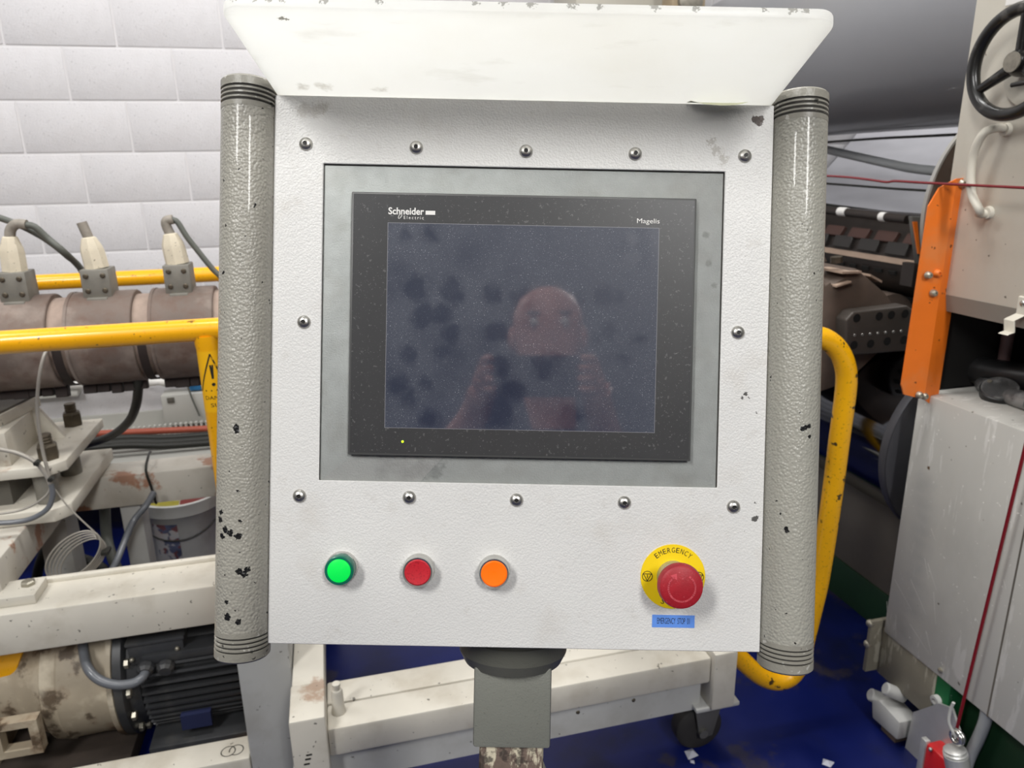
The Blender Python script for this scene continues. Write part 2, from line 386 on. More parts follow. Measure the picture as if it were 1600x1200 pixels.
# touch screen
m = MB().box(-.1565, .1565, -.1195, .1195, -.003, .0038)
ts = part('touch_screen', m, 'bezel_edge', cp, bevel=.0011, label='black framed touch screen display, switched off and dusty')
m = MB().box(-.1545, .1545, -.1172, .1175, .0036, .0041); part('bezel', m, 'bezel_black', ts)
sx0, sx1, sy0, sy1 = -.1228, .1225, -.0937, .0916
m = MB().box(sx0 - .0005, sx1 + .0005, sy0 - .0005, sy1 + .0005, .0038, .00425); part('screen_border', m, 'screen_border', ts)
m = MB().box(sx0, sx1, sy0, sy1, .0038, .0043); part('screen_glass', m, 'screen_glass', ts, smooth=0, label='dark blue glass covered in dust and finger marks')
def PLb(px0, py0, px1, py1): a = PL(px0, py0, .0043); b = PL(px1, py1, .0043); return (a.x + b.x) / 2, (a.y + b.y) / 2, abs(b.x - a.x), abs(b.y - a.y)
x, y, wd, ht = PLb(607, 323.3, 662.5, 336.5); m = text_mb('Schneider', wd, ht * .93, x, y, .0044, bold=.022); lg = part('lettering', m, 'print_white', ts, smooth=0)
x, y, wd, ht = PLb(631, 335.5, 662, 341.5); m = text_mb('E l e c t r i c', wd, .0029, x, y - .0009, .0044, bold=.004); part('lettering', m, 'print_white', ts, smooth=0)
x, y, wd, ht = PLb(665, 329.5, 680, 335.5); m = MB().box(x - wd / 2, x + wd / 2, y - .0018, y + .0018, .0041, .0044); part('logo_bar', m, 'print_white', ts, smooth=0)
q = PL(625.2, 337.5, .0044); m = MB()
pts = []
for k in range(20):
    a = 2 * math.pi * k / 20; ex, ey = .0012 * math.cos(a), .0022 * math.sin(a); pts.append((q.x + ex + ey * .45, q.y + ey))
stroke2d(m, pts, .00075, .0044, True); part('logo_mark', m, 'print_white', ts, smooth=0)
x, y, wd, ht = PLb(995.5, 341.5, 1030.5, 351.5); m = text_mb('Magelis', wd, .0056, x, y, .0044); part('lettering', m, 'print_white', ts, smooth=0)
q = PL(629, 690, .0041); m = MB().lathe([(.0012, 0), (.0011, .0004), (.0006, .0007)], (q.x, q.y, .004), (0, 0, 1), 12); part('indicator_led', m, 'led_green', ts)
# button-head screws
sm = MB().lathe([(.0062, 0), (.0061, .0006), (.0053, .0021), (.0038, .0031), (.0021, .0035), (.0019, .0026)], (0, 0, 0), (0, 0, 1), 24)
sme = mesh_of('screw', sm); sme.materials.append(MAT['steel_screw'])
hm = MB().lathe([(.0020, .0024), (.0020, .00265)], (0, 0, 0), (0, 0, 1), 6); hme = mesh_of('hex_socket', hm); hme.materials.append(MAT['socket_dark'])
for px, py in ((477, 224), (650, 229.5), (822, 235.5), (993, 239.5), (1165, 243), (474, 503), (1154, 519.5), (467, 775.5), (639, 778), (807, 782), (976, 786), (1147, 792.5)):
    q = PL(px, py, .002); s_ = link('screw', sme, None, cp, loc=(q.x, q.y, 0)); s_.rotation_euler.z = random.random() * 3
    link('hex_socket', hme, None, s_)
# push buttons
def button(px, py, name, label, rim, lens, kind):
    q = PL(px, py, .012); o = (q.x, q.y, 0)
    if kind == 'dome': prof = [(.0136, .004), (.0136, .0125), (.0130, .0140), (.0120, .0144), (.0106, .0142)]
    else: prof = [(.0140, .004), (.0140, .0115), (.0133, .0125), (.0120, .0122), (.0118, .0100)]
    b = part(name, MB().lathe([(.0146, 0), (.0146, .0035), (.0138, .0048), (.0122, .0050)], o, (0, 0, 1), 40), 'chrome_ring', cp, label=label)
    part('rim', MB().lathe(prof, o, (0, 0, 1), 40), rim, b)
    if kind == 'dome': lp = [(.0108, .0138), (.0103, .0150), (.0075, .0158), (.0001, .0162)]
    else: lp = [(.0119, .0095), (.0119, .0122), (.0108, .0130), (.006, .0123), (.0001, .0119)]
    part('lens' if kind == 'dome' else 'cap', MB().lathe(lp, o, (0, 0, 1), 40), lens, b)
button(530.5, 891, 'push_button', 'lit green push button in a chrome ring', 'green_rim', 'green_lens', 'dome')
button(652.5, 894.5, 'push_button', 'red push button in a chrome ring', 'chrome_ring', 'red_cap', 'flat')
button(772, 896.5, 'push_button', 'lit orange push button in a chrome ring', 'chrome_ring', 'orange_lens', 'flat')
# emergency stop
q = PL(1051.5, 901, .001); ex, ey = q.x, q.y
m = MB().lathe([(.0297, 0), (.0297, .0010)], (ex, ey, 0), (0, 0, 1), 64); lp = part('legend_disc', m, 'estop_yellow', cp, label='round yellow legend plate behind the red emergency stop')
m = MB(); arc_text(m, 'EMERGENCY', (ex, ey), .0246, 129, 9.6, .0047, .0012); arc_text(m, 'STOP', (ex, ey), .0246, 249, 14, .0047, .0012, flip=True)
part('lettering', m, 'print_black', lp, smooth=0)
m = MB()
for sx in (-1, 1):
    x_ = ex + sx * .0236; rr = .0049; ring2d(m, x_, ey, rr - .0006, rr, .0012)
    tri = [(x_ + rr * .86 * math.cos(math.radians(a)), ey + rr * .86 * math.sin(math.radians(a))) for a in (150, 30, 270)]
    stroke2d(m, tri, .0006, .0012, True); stroke2d(m, [(x_, ey + .0014), (x_, ey - .0012)], .0006, .0012)
part('stop_symbol', m, 'print_black', lp, smooth=0)
m = MB().lathe([(.0150, .001), (.0150, .006), (.0142, .008), (.0125, .0085), (.0115, .010), (.0110, .026)], (ex, ey, 0), (0, 0, 1), 40)
es = part('emergency_stop', m, 'collar_alu', cp, label='red mushroom emergency stop button on a metal collar')
m = MB().lathe([(.0120, .020), (.0165, .021), (.0193, .0245), (.0200, .0275), (.0199, .0310), (.0188, .0345), (.0165, .0360), (.0001, .0362)], (ex, ey, 0), (0, 0, 1), 56)
part('mushroom_head', m, 'estop_red', es)
m = MB(); pts = [(ex + .0118 * math.cos(math.radians(a)), ey - .0002 + .0118 * math.sin(math.radians(a))) for a in range(128, 425, 9)]
stroke2d(m, pts, .0016, .0364); ax_, ay_ = pts[0]
m.add([(ax_ - .0032, ay_ + .0014, .0364), (ax_ + .0026, ay_ + .0036, .0364), (ax_ + .0028, ay_ - .0024, .0364)], [(0, 1, 2)])
part('turn_arrow', m, 'estop_arrow', es, smooth=0)
a = PL(1018.5, 959.5); b = PL(1085.5, 982); qx, qy = (a.x + b.x) / 2, (a.y + b.y) / 2
m = MB().box(qx - .0196, qx + .0196, qy - .0058, qy + .0058, 0, .0003); mm = m; 
bl = part('name_label', mm, 'label_blue', cp, smooth=0, label='small blue adhesive label under the emergency stop')
m = text_mb('EMERGENCY  STOP  01', .0300, .0056, qx, qy + .0004, .0004, bold=0); part('lettering', m, 'print_black', bl, smooth=0)
# visor sheet
def rrect_visor():
    r = .016; z1 = .1352; pts = [(X0 + .0006, -.012), (X1 - .0006, -.012)]
    for k in range(9): a = math.radians(90 * k / 8); pts.append((X1 - .0006 - r + r * math.cos(a), z1 - r + r * math.sin(a)))
    for k in range(9): a = math.radians(90 + 90 * k / 8); pts.append((X0 + .0006 + r + r * math.cos(a), z1 - r + r * math.sin(a)))
    mb = MB(); n = len(pts)
    def yy(z): return Y1 + .0006 + .0135 * max(0, z) / .135
    vs_ = [(x, yy(z), z) for x, z in pts] + [(x, yy(z) + .0075, z) for x, z in pts]
    return mb.add(vs_, [tuple(range(n)), tuple(range(n, 2 * n))[::-1]] + [(i, (i + 1) % n, n + (i + 1) % n, n + i) for i in range(n)])
vz = part('visor', rrect_visor(), 'visor_white', cp, bevel=.0014, seg=2, label='translucent white plastic sun visor with worn front edge')
m = MB(); a = PL(1122, 160, .004); pts = []
for k in range(9):
    t = k / 8; x_ = a.x - .028 + .052 * t; d_ = .011 * math.sin(math.pi * t) ** .7
    pts += [(x_, Y1 + .0006, .001 + .0002 * k), (x_ + .003, Y1 - d_ * .55 + .0004, .006 + d_ * .6)]
m.add(pts, [(2 * k, 2 * k + 1, 2 * k + 3, 2 * k + 2) for k in range(8)])
part('peeling_film', m, 'film_peel', vz, label='loose flap of peeling cover film')
# side grips: extruded tubes with ribbed end caps
for s, (xc, yt, yb, mat) in enumerate(((-.2526, .2185, -.3085, 'handle_grey_left'), (.2507, .2175, -.3100, 'handle_grey_right'))):
    zc = -.004; rr = .0243
    m = MB().lathe([(rr, 0), (rr, yt - yb - .056)], (xc, yb + .028, zc), (0, 1, 0), 64, cap=False)
    h = part('grip_tube', m, mat, cp, label=('left' if s == 0 else 'right') + ' grey hammered-paint grip tube')
    for top in (1, 0):
        o = (xc, yt if top else yb, zc); ax = (0, -1, 0) if top else (0, 1, 0)
        prof = [(.0001, .0004), (rr - .004, .0002), (rr - .0012, .0010), (rr + .0004, .0028), (rr + .0004, .0096)]
        hh = .0096
        for k in range(4):
            prof += [(rr - .0012, hh + .0004), (rr - .0012, hh + .0016), (rr + .0002, hh + .0021), (rr + .0002, hh + .0037)]; hh += .0040
        prof += [(rr + .0002, .0282)]
        e = part('end_cap', MB().lathe(prof, o, ax, 64, cap=False), 'cap_worn' , h)
        hh = .0096; m = MB()
        for k in range(4):
            m.lathe([(rr - .0009, hh + .0003), (rr - .0009, hh + .0017)], o, ax, 64, cap=False); hh += .0040
        part('cap_groove', m, 'groove_dark', h)
    m = MB()
    for yy in (.14, -.22): m.box(min(xc, X0 if s == 0 else X1), max(xc, X0 if s == 0 else X1), yy - .02, yy + .02, -.035, -.02)
    part('grip_bracket', m, 'handle_grey', h, bevel=.001)
# mounting post under the enclosure
pz = -.092; q = PL(800, 1090, pz); pxx = q.x
yt = PL(800, 1012, pz).y
m = MB().lathe([(.0555, .014), (.0555, -.004), (.0540, -.005), (.0540, -.0065), (.0560, -.0075), (.0560, -.024), (.0505, -.035), (.0420, -.036)], (pxx, Y0 - .010, pz), (0, 1, 0), 48)
part('swivel_collar', m, 'collar_grey', cp, smooth=25)
ya = Y0 - .040; yb = PL(800, 1171, pz + .04).y
m = MB().box(pxx - .0387, pxx + .0387, yb, ya, pz - .0387, pz + .0387); part('support_post', m, 'post_grey', cp, bevel=.003)
m = MB().box(pxx - .0325, pxx + .0325, yb - .10, yb + .005, pz - .033, pz + .0330); part('post_stub', m, 'rusty_stub', cp, bevel=.006, label='worn brown inner post below the grey sleeve')
# pedestal column down to the floor
bt = PO + PW @ Vector((pxx, yb - .09, pz))
m = MB().box(bt.x - .05, bt.x + .05, bt.y - .05, bt.y + .05, .015, bt.z + .02); pc = part('pedestal_column', m, 'post_grey', None, bevel=.004)
m = MB().box(bt.x - .2, bt.x + .2, bt.y - .2, bt.y + .2, 0, .015); pb = part('base_plate', m, 'post_grey', None, bevel=.003)
for o in (pc, pb):
    o.parent = cp; o.matrix_parent_inverse = (Matrix.Translation(PO) @ PW.to_4x4()).inverted()

# ------------------------------------------------------------------ setting
pm('block_paint', 'd0ced0', .6, var=.035, vsc=5, bump=.5, bs=160, bdet=5, bdist=.004, dirt=(('bdbabb', .55, .75, 6, 5, .35),), spk=(('8e8b8c', .735, 130, .02, .55),))
pm('mortar_paint', 'd6d4d5', .6, var=.03, bump=.3, bs=90)
pm('floor_blue', '05124e', .38, var=.25, vsc=1.7, rvar=.08, bump=.06, bs=30,
   dirt=(('050a20', .55, .72, 2.5, 6, .7), ('3b3426', .66, .72, 3.5, 6, .5)), spk=(('9aa0b0', .80, 60, .02, .6),))
struct('floor', MB().box(-6, 6, -4, 3.62, -.05, 0), 'floor_blue', 'glossy dark blue painted workshop floor', 'floor', smooth=0)
YW = 3.5
wall = struct('wall_back', MB().box(-6, 6, YW - .0165, YW + .12, 0, 4.4), 'mortar_paint', 'white painted concrete block wall behind the machines', 'wall', smooth=0)
jz = PY(0, 158, YW).z; jx = PY(91, 30, YW).x                        # one bed joint and one head joint
bm_ = mesh_of('block', MB().box(-.196, .196, -.02, .0, -.0957, .0957), bevel=.0025, seg=2); bm_.materials.append(MAT['block_paint'])
rest = MB(); rows = range(int(-jz / .2) - 1, 14)
for rI in range(-9, 14):
    zc = jz + .1 + .2 * rI
    if zc - .1 < -.01 or zc > 4.3: continue
    for k in range(-14, 16):
        xc = jx + .2 + .4 * k + (.2 if rI % 2 else 0) + .0
        if abs(xc) > 5.8: continue
        if -2.6 < xc < 2.9 and zc < 2.75:
            link('block', bm_, None, wall, loc=(xc, YW + random.uniform(-.0008, .0008), zc), rot=(0, random.uniform(-.003, .003), random.uniform(-.003, .003)))
        else: rest.box(xc - .196, xc + .196, YW - .02, YW, zc - .0957, zc + .0957)
r_ = part('blockwork', rest, 'block_paint', wall, smooth=0); r_['kind'] = 'stuff'

# ------------------------------------------------------------------ left-hand materials
pm('yellow_paint', 'f0ac0c', .32, var=.05, vsc=12, coat=.3, spk=(('5d4418', .735, 55, .02, .85), ('c98a10', .68, 120, .05, .5)), bump=.08, bs=60)
pm('yellow_worn', 'efaf08', .36, var=.05, vsc=12, coat=.2, spk=(('2a2418', .70, 34, .015, .95), ('8a6a18', .68, 160, .03, .6)), bump=.1, bs=60)
pm('barrel_band', '70635b', .6, metal=.25, var=.18, vsc=9, dirt=(('5f473c', .52, .72, 18, 6, .6), ('a89c92', .55, .75, 7, 5, .5)), bump=.15, bs=120)
pm('barrel_ring', '98867a', .65, metal=.15, var=.15, vsc=30)
pm('band_dark', '2a211e', .7)
pm('terminal_grey', '7d7a72', .5, metal=.2, var=.08, vsc=40, bump=.1, bs=200)
pm('plug_cream', 'cfc5b0', .6, var=.06, vsc=40, spk=(('5a5044', .72, 160, .02, .8),), bump=.2, bs=120)
pm('sleeve_grey', '8d867c', .65, var=.15, vsc=80)
pm('cable_grey', '5b5d57', .5); pm('cable_black', '23231f', .5); pm('cable_slate', '62656a', .35, coat=.2)
pm('wire_pale', '9d9890', .4, metal=.2)
pm('cream_steel', 'cbc6ba', .5, var=.05, vsc=7, bump=.08, bs=60,
   dirt=(('a09684', .56, .76, 6, 6, .5), ('8a5a34', .70, .76, 5, 6, .55)), spk=(('3a352e', .745, 60, .015, .75),))
pm('cream_steel_rust', 'bfbab0', .5, var=.06, vsc=7, bump=.08, bs=60,
   dirt=(('9a9080', .54, .74, 6, 6, .5), ('94562c', .615, .68, 7, 6, .75)), spk=(('3a352e', .74, 60, .015, .75),))
pm('pale_grey_steel', 'b4b4b1', .5, var=.05, vsc=6, dirt=(('98948c', .55, .75, 7, 5, .45),), spk=(('3a352e', .76, 60, .015, .7),))
pm('plate_dark', '5b5851', .6, var=.12, vsc=8)
pm('stud_steel', '5e564a', .5, metal=.7, var=.2, vsc=40)
pm('motor_black', '37383a', .42, var=.15, vsc=20, bump=.1, bs=150, dirt=(('55534e', .6, .75, 12, 5, .4),))
pm('motor_plate', '343a5c', .4, metal=.3)
pm('gearbox_cream', 'a89c88', .55, var=.12, vsc=9, bump=.15, bs=60, dirt=(('6b4a2c', .55, .70, 7, 7, .7), ('3b3024', .62, .7, 14, 6, .7), ('ddd3bd', .58, .75, 9, 4, .5)))
pm('grime_dark', '2e2620', .8, var=.3, vsc=12)
pm('bolt_zinc', 'a7a294', .4, metal=.7)
pm('bucket_white', 'b9b9b6', .45, var=.04, vsc=12, dirt=(('8f8b84', .58, .74, 9, 5, .4),))
pm('label_print', '4b5068', .6, var=.5, vsc=30, dirt=(('6b3a34', .55, .6, 26, 2, .8), ('b5b3b3', .56, .62, 18, 2, .7)))
pm('tape_yellow', '8d8424', .6, var=.15, vsc=40); pm('tape_red', '6e2420', .6)
pm('red_pipe', 'a2503c', .5); pm('box_grey', 'b3b2ac', .5, var=.03)
pm('blue_pack', '2f6d9c', .4); pm('white_plain', 'dcdad6', .55, var=.03); pm('pink_pack', 'd9a0a8', .5)

# ---- yellow guard rails
def rail_px(y, p): a = PY(p[0], p[1], y); return a
g1 = thing('guard_rail', 'near yellow tubular guard rail with warning sticker on its post, left of the panel', 'guard rail', (-.27, 1.7, 0))
zr = 1.119; yr = 1.69
part('top_rail', MB().tube([(-2.4, yr, zr), (.16, yr, zr)], .0245, 24), 'yellow_paint', g1)
xp = PY(331.5, 590, yr).x
post = part('post', MB().lathe([(.0245, 0), (.0245, zr - .045), (.0262, zr - .03), (.0262, zr - .012)], (xp, yr, 0), (0, 0, 1), 28), 'yellow_paint', g1)
part('post', MB().cyl((-2.2, yr, 0), (-2.2, yr, zr - .01), .0245, 24), 'yellow_paint', g1)
part('foot_plate', MB().box(xp - .07, xp + .07, yr - .07, yr + .018, 0, .012), 'yellow_paint', g1)
# sticker wrapped on the post
pm('sticker_yellow', 'f0b414', .4, var=.03)
def wrap(mb, rr, zc, ang0):
    out = MB()
    for v in mb.v:
        a = ang0 + v.x / rr; out.v.append(Vector((xp + rr * math.sin(a), yr - rr * math.cos(a), zc + v.y)))
    out.f = mb.f; return out
view_a = math.atan2(-xp, 1.7) * 1.0 - .0
zs = PY(331, 578, yr).z
z_hi = PY(331, 552, yr).z; z_lo = PY(331, 608, yr).z
m = MB(); NX = 14
ztop = PY(331, 545, yr).z; zbot = PY(331, 640, yr).z
for j, z_ in enumerate((ztop, zbot)):
    for i in range(NX + 1): m.v.append(Vector((-.034 + .068 * i / NX, z_ - zs, 0)))
for i in range(NX): m.f.append((i, i + 1, NX + 2 + i, NX + 1 + i))
st = part('warning_sticker', wrap(m, .0248, zs, view_a + .05), 'sticker_yellow', post)
m = MB(); hh = (z_hi - z_lo) / 2
def dense(pts, closed):
    out = []
    n = len(pts)
    for i in range(n if closed else n - 1):
        a = pts[i]; b = pts[(i + 1) % n]
        for k in range(5): t = k / 5; out.append((a[0] + (b[0] - a[0]) * t, a[1] + (b[1] - a[1]) * t))
    return out
stroke2d(m, dense([(-.030, -hh), (.030, -hh), (0, hh)], True), .0032, 0, True)
m.add([(-.0042, hh * .42, 0), (.0042, hh * .42, 0), (.0022, -hh * .35, 0), (-.0022, -hh * .35, 0)], [(0, 1, 2, 3)])
m.add([(.0040 * math.cos(k * math.pi / 5), -hh * .66 + .0040 * math.sin(k * math.pi / 5), 0) for k in range(10)], [tuple(range(10))])
part('warning_sign', wrap(m, .0251, zs, view_a + .05), 'print_black', st, smooth=0)
zt1 = PY(331, 617, yr).z - zs; zt2 = PY(331, 628.5, yr).z - zs
m = text_mb('DANGER', .056, .0085, .006, zt1, 0); t2 = text_mb('SU', .020, .0085, -.002, zt2, 0); m.add(t2.v, t2.f)
part('lettering', wrap(m, .0251, zs, view_a + .05), 'print_black', st, smooth=0)

g2 = thing('guard_rail', 'far yellow tubular guard rail behind the extruder barrel', 'guard rail', (-.3, 2.6, 0))
z2 = (PY(60, 430, 2.6).z + PY(60, 453, 2.6).z) / 2
part('top_rail', MB().tube([(-3, 2.6, z2), (.5, 2.6, z2)], .0245, 20), 'yellow_paint', g2)
for xx in (-.33, -2.8): part('post', MB().cyl((xx, 2.6, 0), (xx, 2.6, z2), .0245, 20), 'yellow_paint', g2)

# ---- extruder barrel with heater bands
YB, ZB, RB = 2.15, 1.025, .124
def bX(px): return PY(px, 500, YB - .1).x
eb = thing('extruder_barrel', 'brown steel extruder barrel clad in heater bands, behind the near yellow rail', 'extruder barrel', (-.6, YB, 0))
part('core_tube', MB().cyl((-2.2, YB, ZB), (.42, YB, ZB), RB - .012, 48), 'barrel_ring', eb)
r1 = bX(83); r2 = bX(218); per = r2 - r1
edges = [r1 + per * k for k in range(-4, 5)]
for k in range(len(edges) - 1):
    a, b = edges[k] + .020, edges[k + 1] - .020
    if b > .44: break
    hb = part('heater_band', MB().lathe([(RB - .014, 0), (RB - .002, .0005), (RB, .003), (RB, b - a - .003), (RB - .002, b - a - .0005), (RB - .014, b - a)], (a, YB, ZB), (1, 0, 0), 56), 'barrel_band', eb)
    for j in range(5):
        xx = a + (b - a) * (j + .5) / 5; an = math.radians(-95 - 6)
        ca, sa = math.cos(an), math.sin(an); p = Vector((xx, YB + (RB + .004) * ca * 1.0, ZB + (RB + .004) * sa))
        mt = Matrix.Translation(p) @ Matrix.Rotation(an + math.pi / 2, 4, 'X')
        part('clamp_bolt', MB().box(-.012 - .008 * random.random(), .012 + .008 * random.random(), -.012, .012, -.016 - .008 * random.random(), .012, mt), 'band_dark', hb, bevel=.002, seg=1)
    part('clamp_strip', MB().lathe([(RB + .0015, -.004), (RB + .0015, .004)], (a + .004, YB, ZB), (1, 0, 0), 56, cap=False), 'barrel_band', hb)
for e in edges[:8]:
    if e > .4: continue
    m = MB(); n = 20; vs_ = []
    for i in range(n + 1):
        an = math.radians(178 + 95 * i / n)
        for xx in (-.011, .011): vs_.append((e + xx, YB + (RB - .001) * math.cos(an), ZB + (RB - .001) * math.sin(an)))
    m.add(vs_, [(2 * i, 2 * i + 1, 2 * i + 3, 2 * i + 2) for i in range(n)])
    part('gap_strip', m, 'band_dark', eb)
# terminal boxes with plugs, standing on the barrel
def plug(px0, px1, pyt, pyb, lab, ptop, elbow, dx):
    yF = YB - .045
    a = PY(px0, pyb, yF); b = PY(px1, pyt, yF); x0, x1 = a.x, b.x - .012; zt = b.z; zb = ZB + RB - .012
    t = thing('heater_connector', lab, 'connector', ((x0 + x1) / 2, YB, zb), 'heater connectors on the extruder barrel')
    y0 = yF; y1 = yF + .075
    bx_ = part('terminal_box', MB().box(x0, x1, y0, y1, zb, zt), 'terminal_grey', t, bevel=.003)
    for i, xx in enumerate((x0 + .014, x1 - .014)):
        for zz in (zb + (zt - zb) * .28, zt - .016):
            part('screw', MB().lathe([(.0065, 0), (.0065, .003), (.004, .005)], (xx, y0, zz), (0, -1, 0), 12), 'stud_steel', bx_)
    part('mounting_tab', MB().box(x0 + .01, x1 - .01, y0 - .012, y0 + .01, zb - .012, zb + .004), 'terminal_grey', t, bevel=.002)
    xm = (x0 + x1) / 2; ym = (y0 + y1) / 2; h = ptop
    pl_ = part('plug', MB().lathe([(.030, 0), (.029, h * .55), (.027, h * .7), (.018, h), (.014, h + .002)], (xm, ym, zt), (dx, 0, 1), 8), 'plug_cream', t, smooth=20)
    tp = Vector((xm, ym, zt)) + Vector((dx, 0, 1)).normalized() * h
    pts = [tp] + [tp + Vector(e) for e in elbow]
    part('cable_boot', MB().tube(spl(pts, 5), .0125, 14), 'sleeve_grey', t)
    return tp
p1 = plug(0, 46, 425, 468, 'leftmost grey heater connector with cream plug, cable arching to the right', .085, [(.006, 0, .02), (.022, -.003, .032), (.045, -.006, .030)], .05)
p2 = plug(130, 176, 420, 463, 'middle grey heater connector with cream plug and stub boot', .078, [(-.005, 0, .02), (-.010, 0, .04)], -.1)
p3 = plug(259, 302, 413, 457, 'grey heater connector with cream plug nearest the panel grip', .078, [(-.006, 0, .02), (-.005, 0, .034), (.012, 0, .038)], -.1)
def cable(name, pts, r, mat, lab, cat='cable', k=8, n=10):
    o = part(name, MB().tube(spl(pts, k), r, n), mat); tag(o, lab, cat); return o
yc = YB - .01
cable('cable', [p1 + Vector((.040, -.006, .030)), p1 + Vector((.062, -.006, .024)), PY(74, 372, yc), PY(98, 392, yc), PY(122, 415, yc + .06), PY(150, 450, yc + .12), PY(180, 520, yc + .2)], .0085, 'cable_grey', 'grey cable arching from the leftmost heater connector')
cable('cable', [PY(-60, 320, yc + .1), PY(-20, 334, yc + .1), PY(10, 344, yc + .08), PY(40, 356, yc + .03), PY(75, 376, yc + .03), PY(105, 400, yc + .05), PY(128, 424, yc + .1), PY(160, 500, yc + .2)], .0085, 'cable_grey', 'grey cable entering from the left edge beside the connectors')
cable('cable', [p3 + Vector((.008, 0, .038)), p3 + Vector((.022, 0, .030)), PY(292, 370, yc), PY(310, 393, yc), PY(332, 420, yc), PY(350, 438, yc), PY(380, 480, yc)], .0075, 'cable_grey', 'grey cable drooping from the heater connector nearest the panel')
yk = YB - .09
cable('thermocouple_lead', [PY(80, 542, 1.98), PY(70, 553, 1.96), PY(62, 585, 1.95), PY(58, 630, 1.95), PY(61, 670, 1.95), PY(68, 710, 1.95), PY(77, 744, 1.94)], .0042, 'wire_pale', 'thin metal-sheathed lead hanging from the barrel', k=8)
cable('cable', [PY(216, 575, 2.1), PY(216, 605, 2.12), PY(212, 635, 2.16), PY(200, 660, 2.25), PY(175, 680, 2.4), PY(140, 693, 2.5), PY(90, 705, 2.6)], .0125, 'cable_black', 'thick black cable dropping from under the barrel')

# ---- things on the far wall
a = PY(258, 666, 3.38); b = PY(335, 612, 3.38)
wb = thing('wall_box', 'pale grey electrical box on the block wall behind the yellow post', 'electrical box', (a.x, 3.44, a.z))
part('body', MB().box(a.x, b.x + .1, 3.38, 3.48, a.z, b.z), 'box_grey', wb, bevel=.004)
q = PY(267, 625, 3.38); part('lock', MB().box(q.x - .015, q.x + .015, 3.374, 3.38, q.z - .012, q.z + .012), 'plate_dark', wb, bevel=.002)
cable('cable', [PY(282, 585, 3.36), PY(292, 600, 3.36), PY(300, 622, 3.36), PY(312, 650, 3.36)], .004, 'cable_grey', 'thin grey lead hanging in front of the wall box')
a = PY(294, 606, 3.40); b = PY(316, 588, 3.40); zt = PY(300, 611, 3.4).z
t = thing('blue_packet', 'small blue and white packet on top of the wall box', 'packet', (a.x, 3.42, zt))
part('body', MB().box(a.x, b.x, 3.40, 3.45, zt, b.z), 'blue_pack', t, bevel=.006)
part('cap', MB().box(b.x + .002, b.x + .06, 3.405, 3.445, zt, b.z + .03), 'white_plain', t, bevel=.006)
part('flap', MB().box(b.x + .004, b.x + .03, 3.398, 3.404, b.z - .01, b.z + .025), 'pink_pack', t)
a = PY(35, 626, 3.42); b = PY(121, 614, 3.42)
tag(part('wall_trunking', MB().box(a.x - .9, b.x, 3.42, 3.48, a.z, b.z + .01), 'box_grey', bevel=.005), 'grey trunking run on the block wall below the barrel', 'trunking')
pts = [PY(px, 603 - (px - 60) * .04, 3.43) + Vector((0, 0, random.uniform(-.006, .006))) for px in range(-40, 321, 24)]
tag(part('wall_pipe', MB().tube(spl(pts, 3), [.02 + .004 * math.sin(i * 1.7) for i in range(len(pts) * 3 - 2)], 12), 'white_plain'), 'lumpy white painted pipe along the block wall', 'pipe')
zt = PY(200, 675, 3.25).z
ct = thing('cable_tray', 'slotted grey cable tray low on the block wall', 'cable tray', (-.8, 3.3, zt - .06))
part('tray_bed', MB().box(-2.2, -.2, 3.02, 3.48, zt - .075, zt - .06), 'box_grey', ct)
part('tray_side', MB().box(-2.2, -.2, 3.46, 3.48, zt - .06, zt + .02), 'box_grey', ct)
m = MB(); x_ = -2.2
while x_ < -.2: m.box(x_, x_ + .009, 3.30, 3.32, zt - .06, PY(250, 665, 3.3).z); x_ += .021
s_ = part('slotted_rib', m, 'box_grey', ct, smooth=0); s_['kind'] = 'stuff'
for xx in (-2, -1.1, -.3): part('bracket', MB().box(xx, xx + .03, 3.0, 3.5, zt - .13, zt - .075), 'box_grey', ct)
tag(part('red_pipe', MB().tube([PY(120, 679, 3.25), PY(200, 675.5, 3.25), PY(345, 669, 3.25)], .014, 12), 'red_pipe'), 'thin red pipe lying along the cable tray', 'pipe')
for i, (p0, p1, r, lab) in enumerate((((135, 690), (345, 678), .015, 'topmost black cable lying on the cable tray'), ((135, 697), (345, 685), .015, 'second black cable lying on the cable tray'), ((130, 702), (345, 691), .014, 'lowest black cable at the front of the cable tray'))):
    y = 3.2 - .05 * i; A = PY(*p0, y); B = PY(*p1, y)
    cable('tray_cable', [A, A.lerp(B, .3) + Vector((0, 0, .006)), A.lerp(B, .6) - Vector((0, 0, .004)), B], r, 'cable_black', lab)
# ---- welded machine frame under the barrel
mf = thing('extruder_stand', 'cream painted welded steel stand under the barrel', 'machine stand', (-.8, 1.9, 0))
zf0, zf1 = .3705, .4775
part('front_beam', MB().box(-2.6, -.12, 1.72, 1.862, zf0, zf1), 'cream_steel', mf, bevel=.006)
part('beam_lip', MB().box(-2.6, -.12, 1.845, 1.862, zf1 - .002, zf1 + .012), 'cream_steel', mf, bevel=.003)
part('rear_beam', MB().box(-2.6, -.12, 2.30, 2.42, .462, .567), 'cream_steel_rust', mf, bevel=.006)
part('cross_beam', MB().box(-.97, -.815, 1.79, 2.298, .479, .576), 'cream_steel_rust', mf, bevel=.006)
a = PZ(60, 912, .50)
pad = part('foot_pad', MB().box(-.82, -.735, 1.752, 1.835, zf1, .502), 'cream_steel', mf, bevel=.003)
part('bolt', MB().lathe([(.016, 0), (.016, .008), (.012, .011)], (-.765, 1.805, .502), (0, 0, 1), 6), 'bolt_zinc', pad)
a = PY(72, 850, 2.35); b = PY(118, 850, 2.35)
part('leg', MB().box(a.x, b.x, 2.31, 2.41, 0, .463), 'pale_grey_steel', mf, bevel=.004)
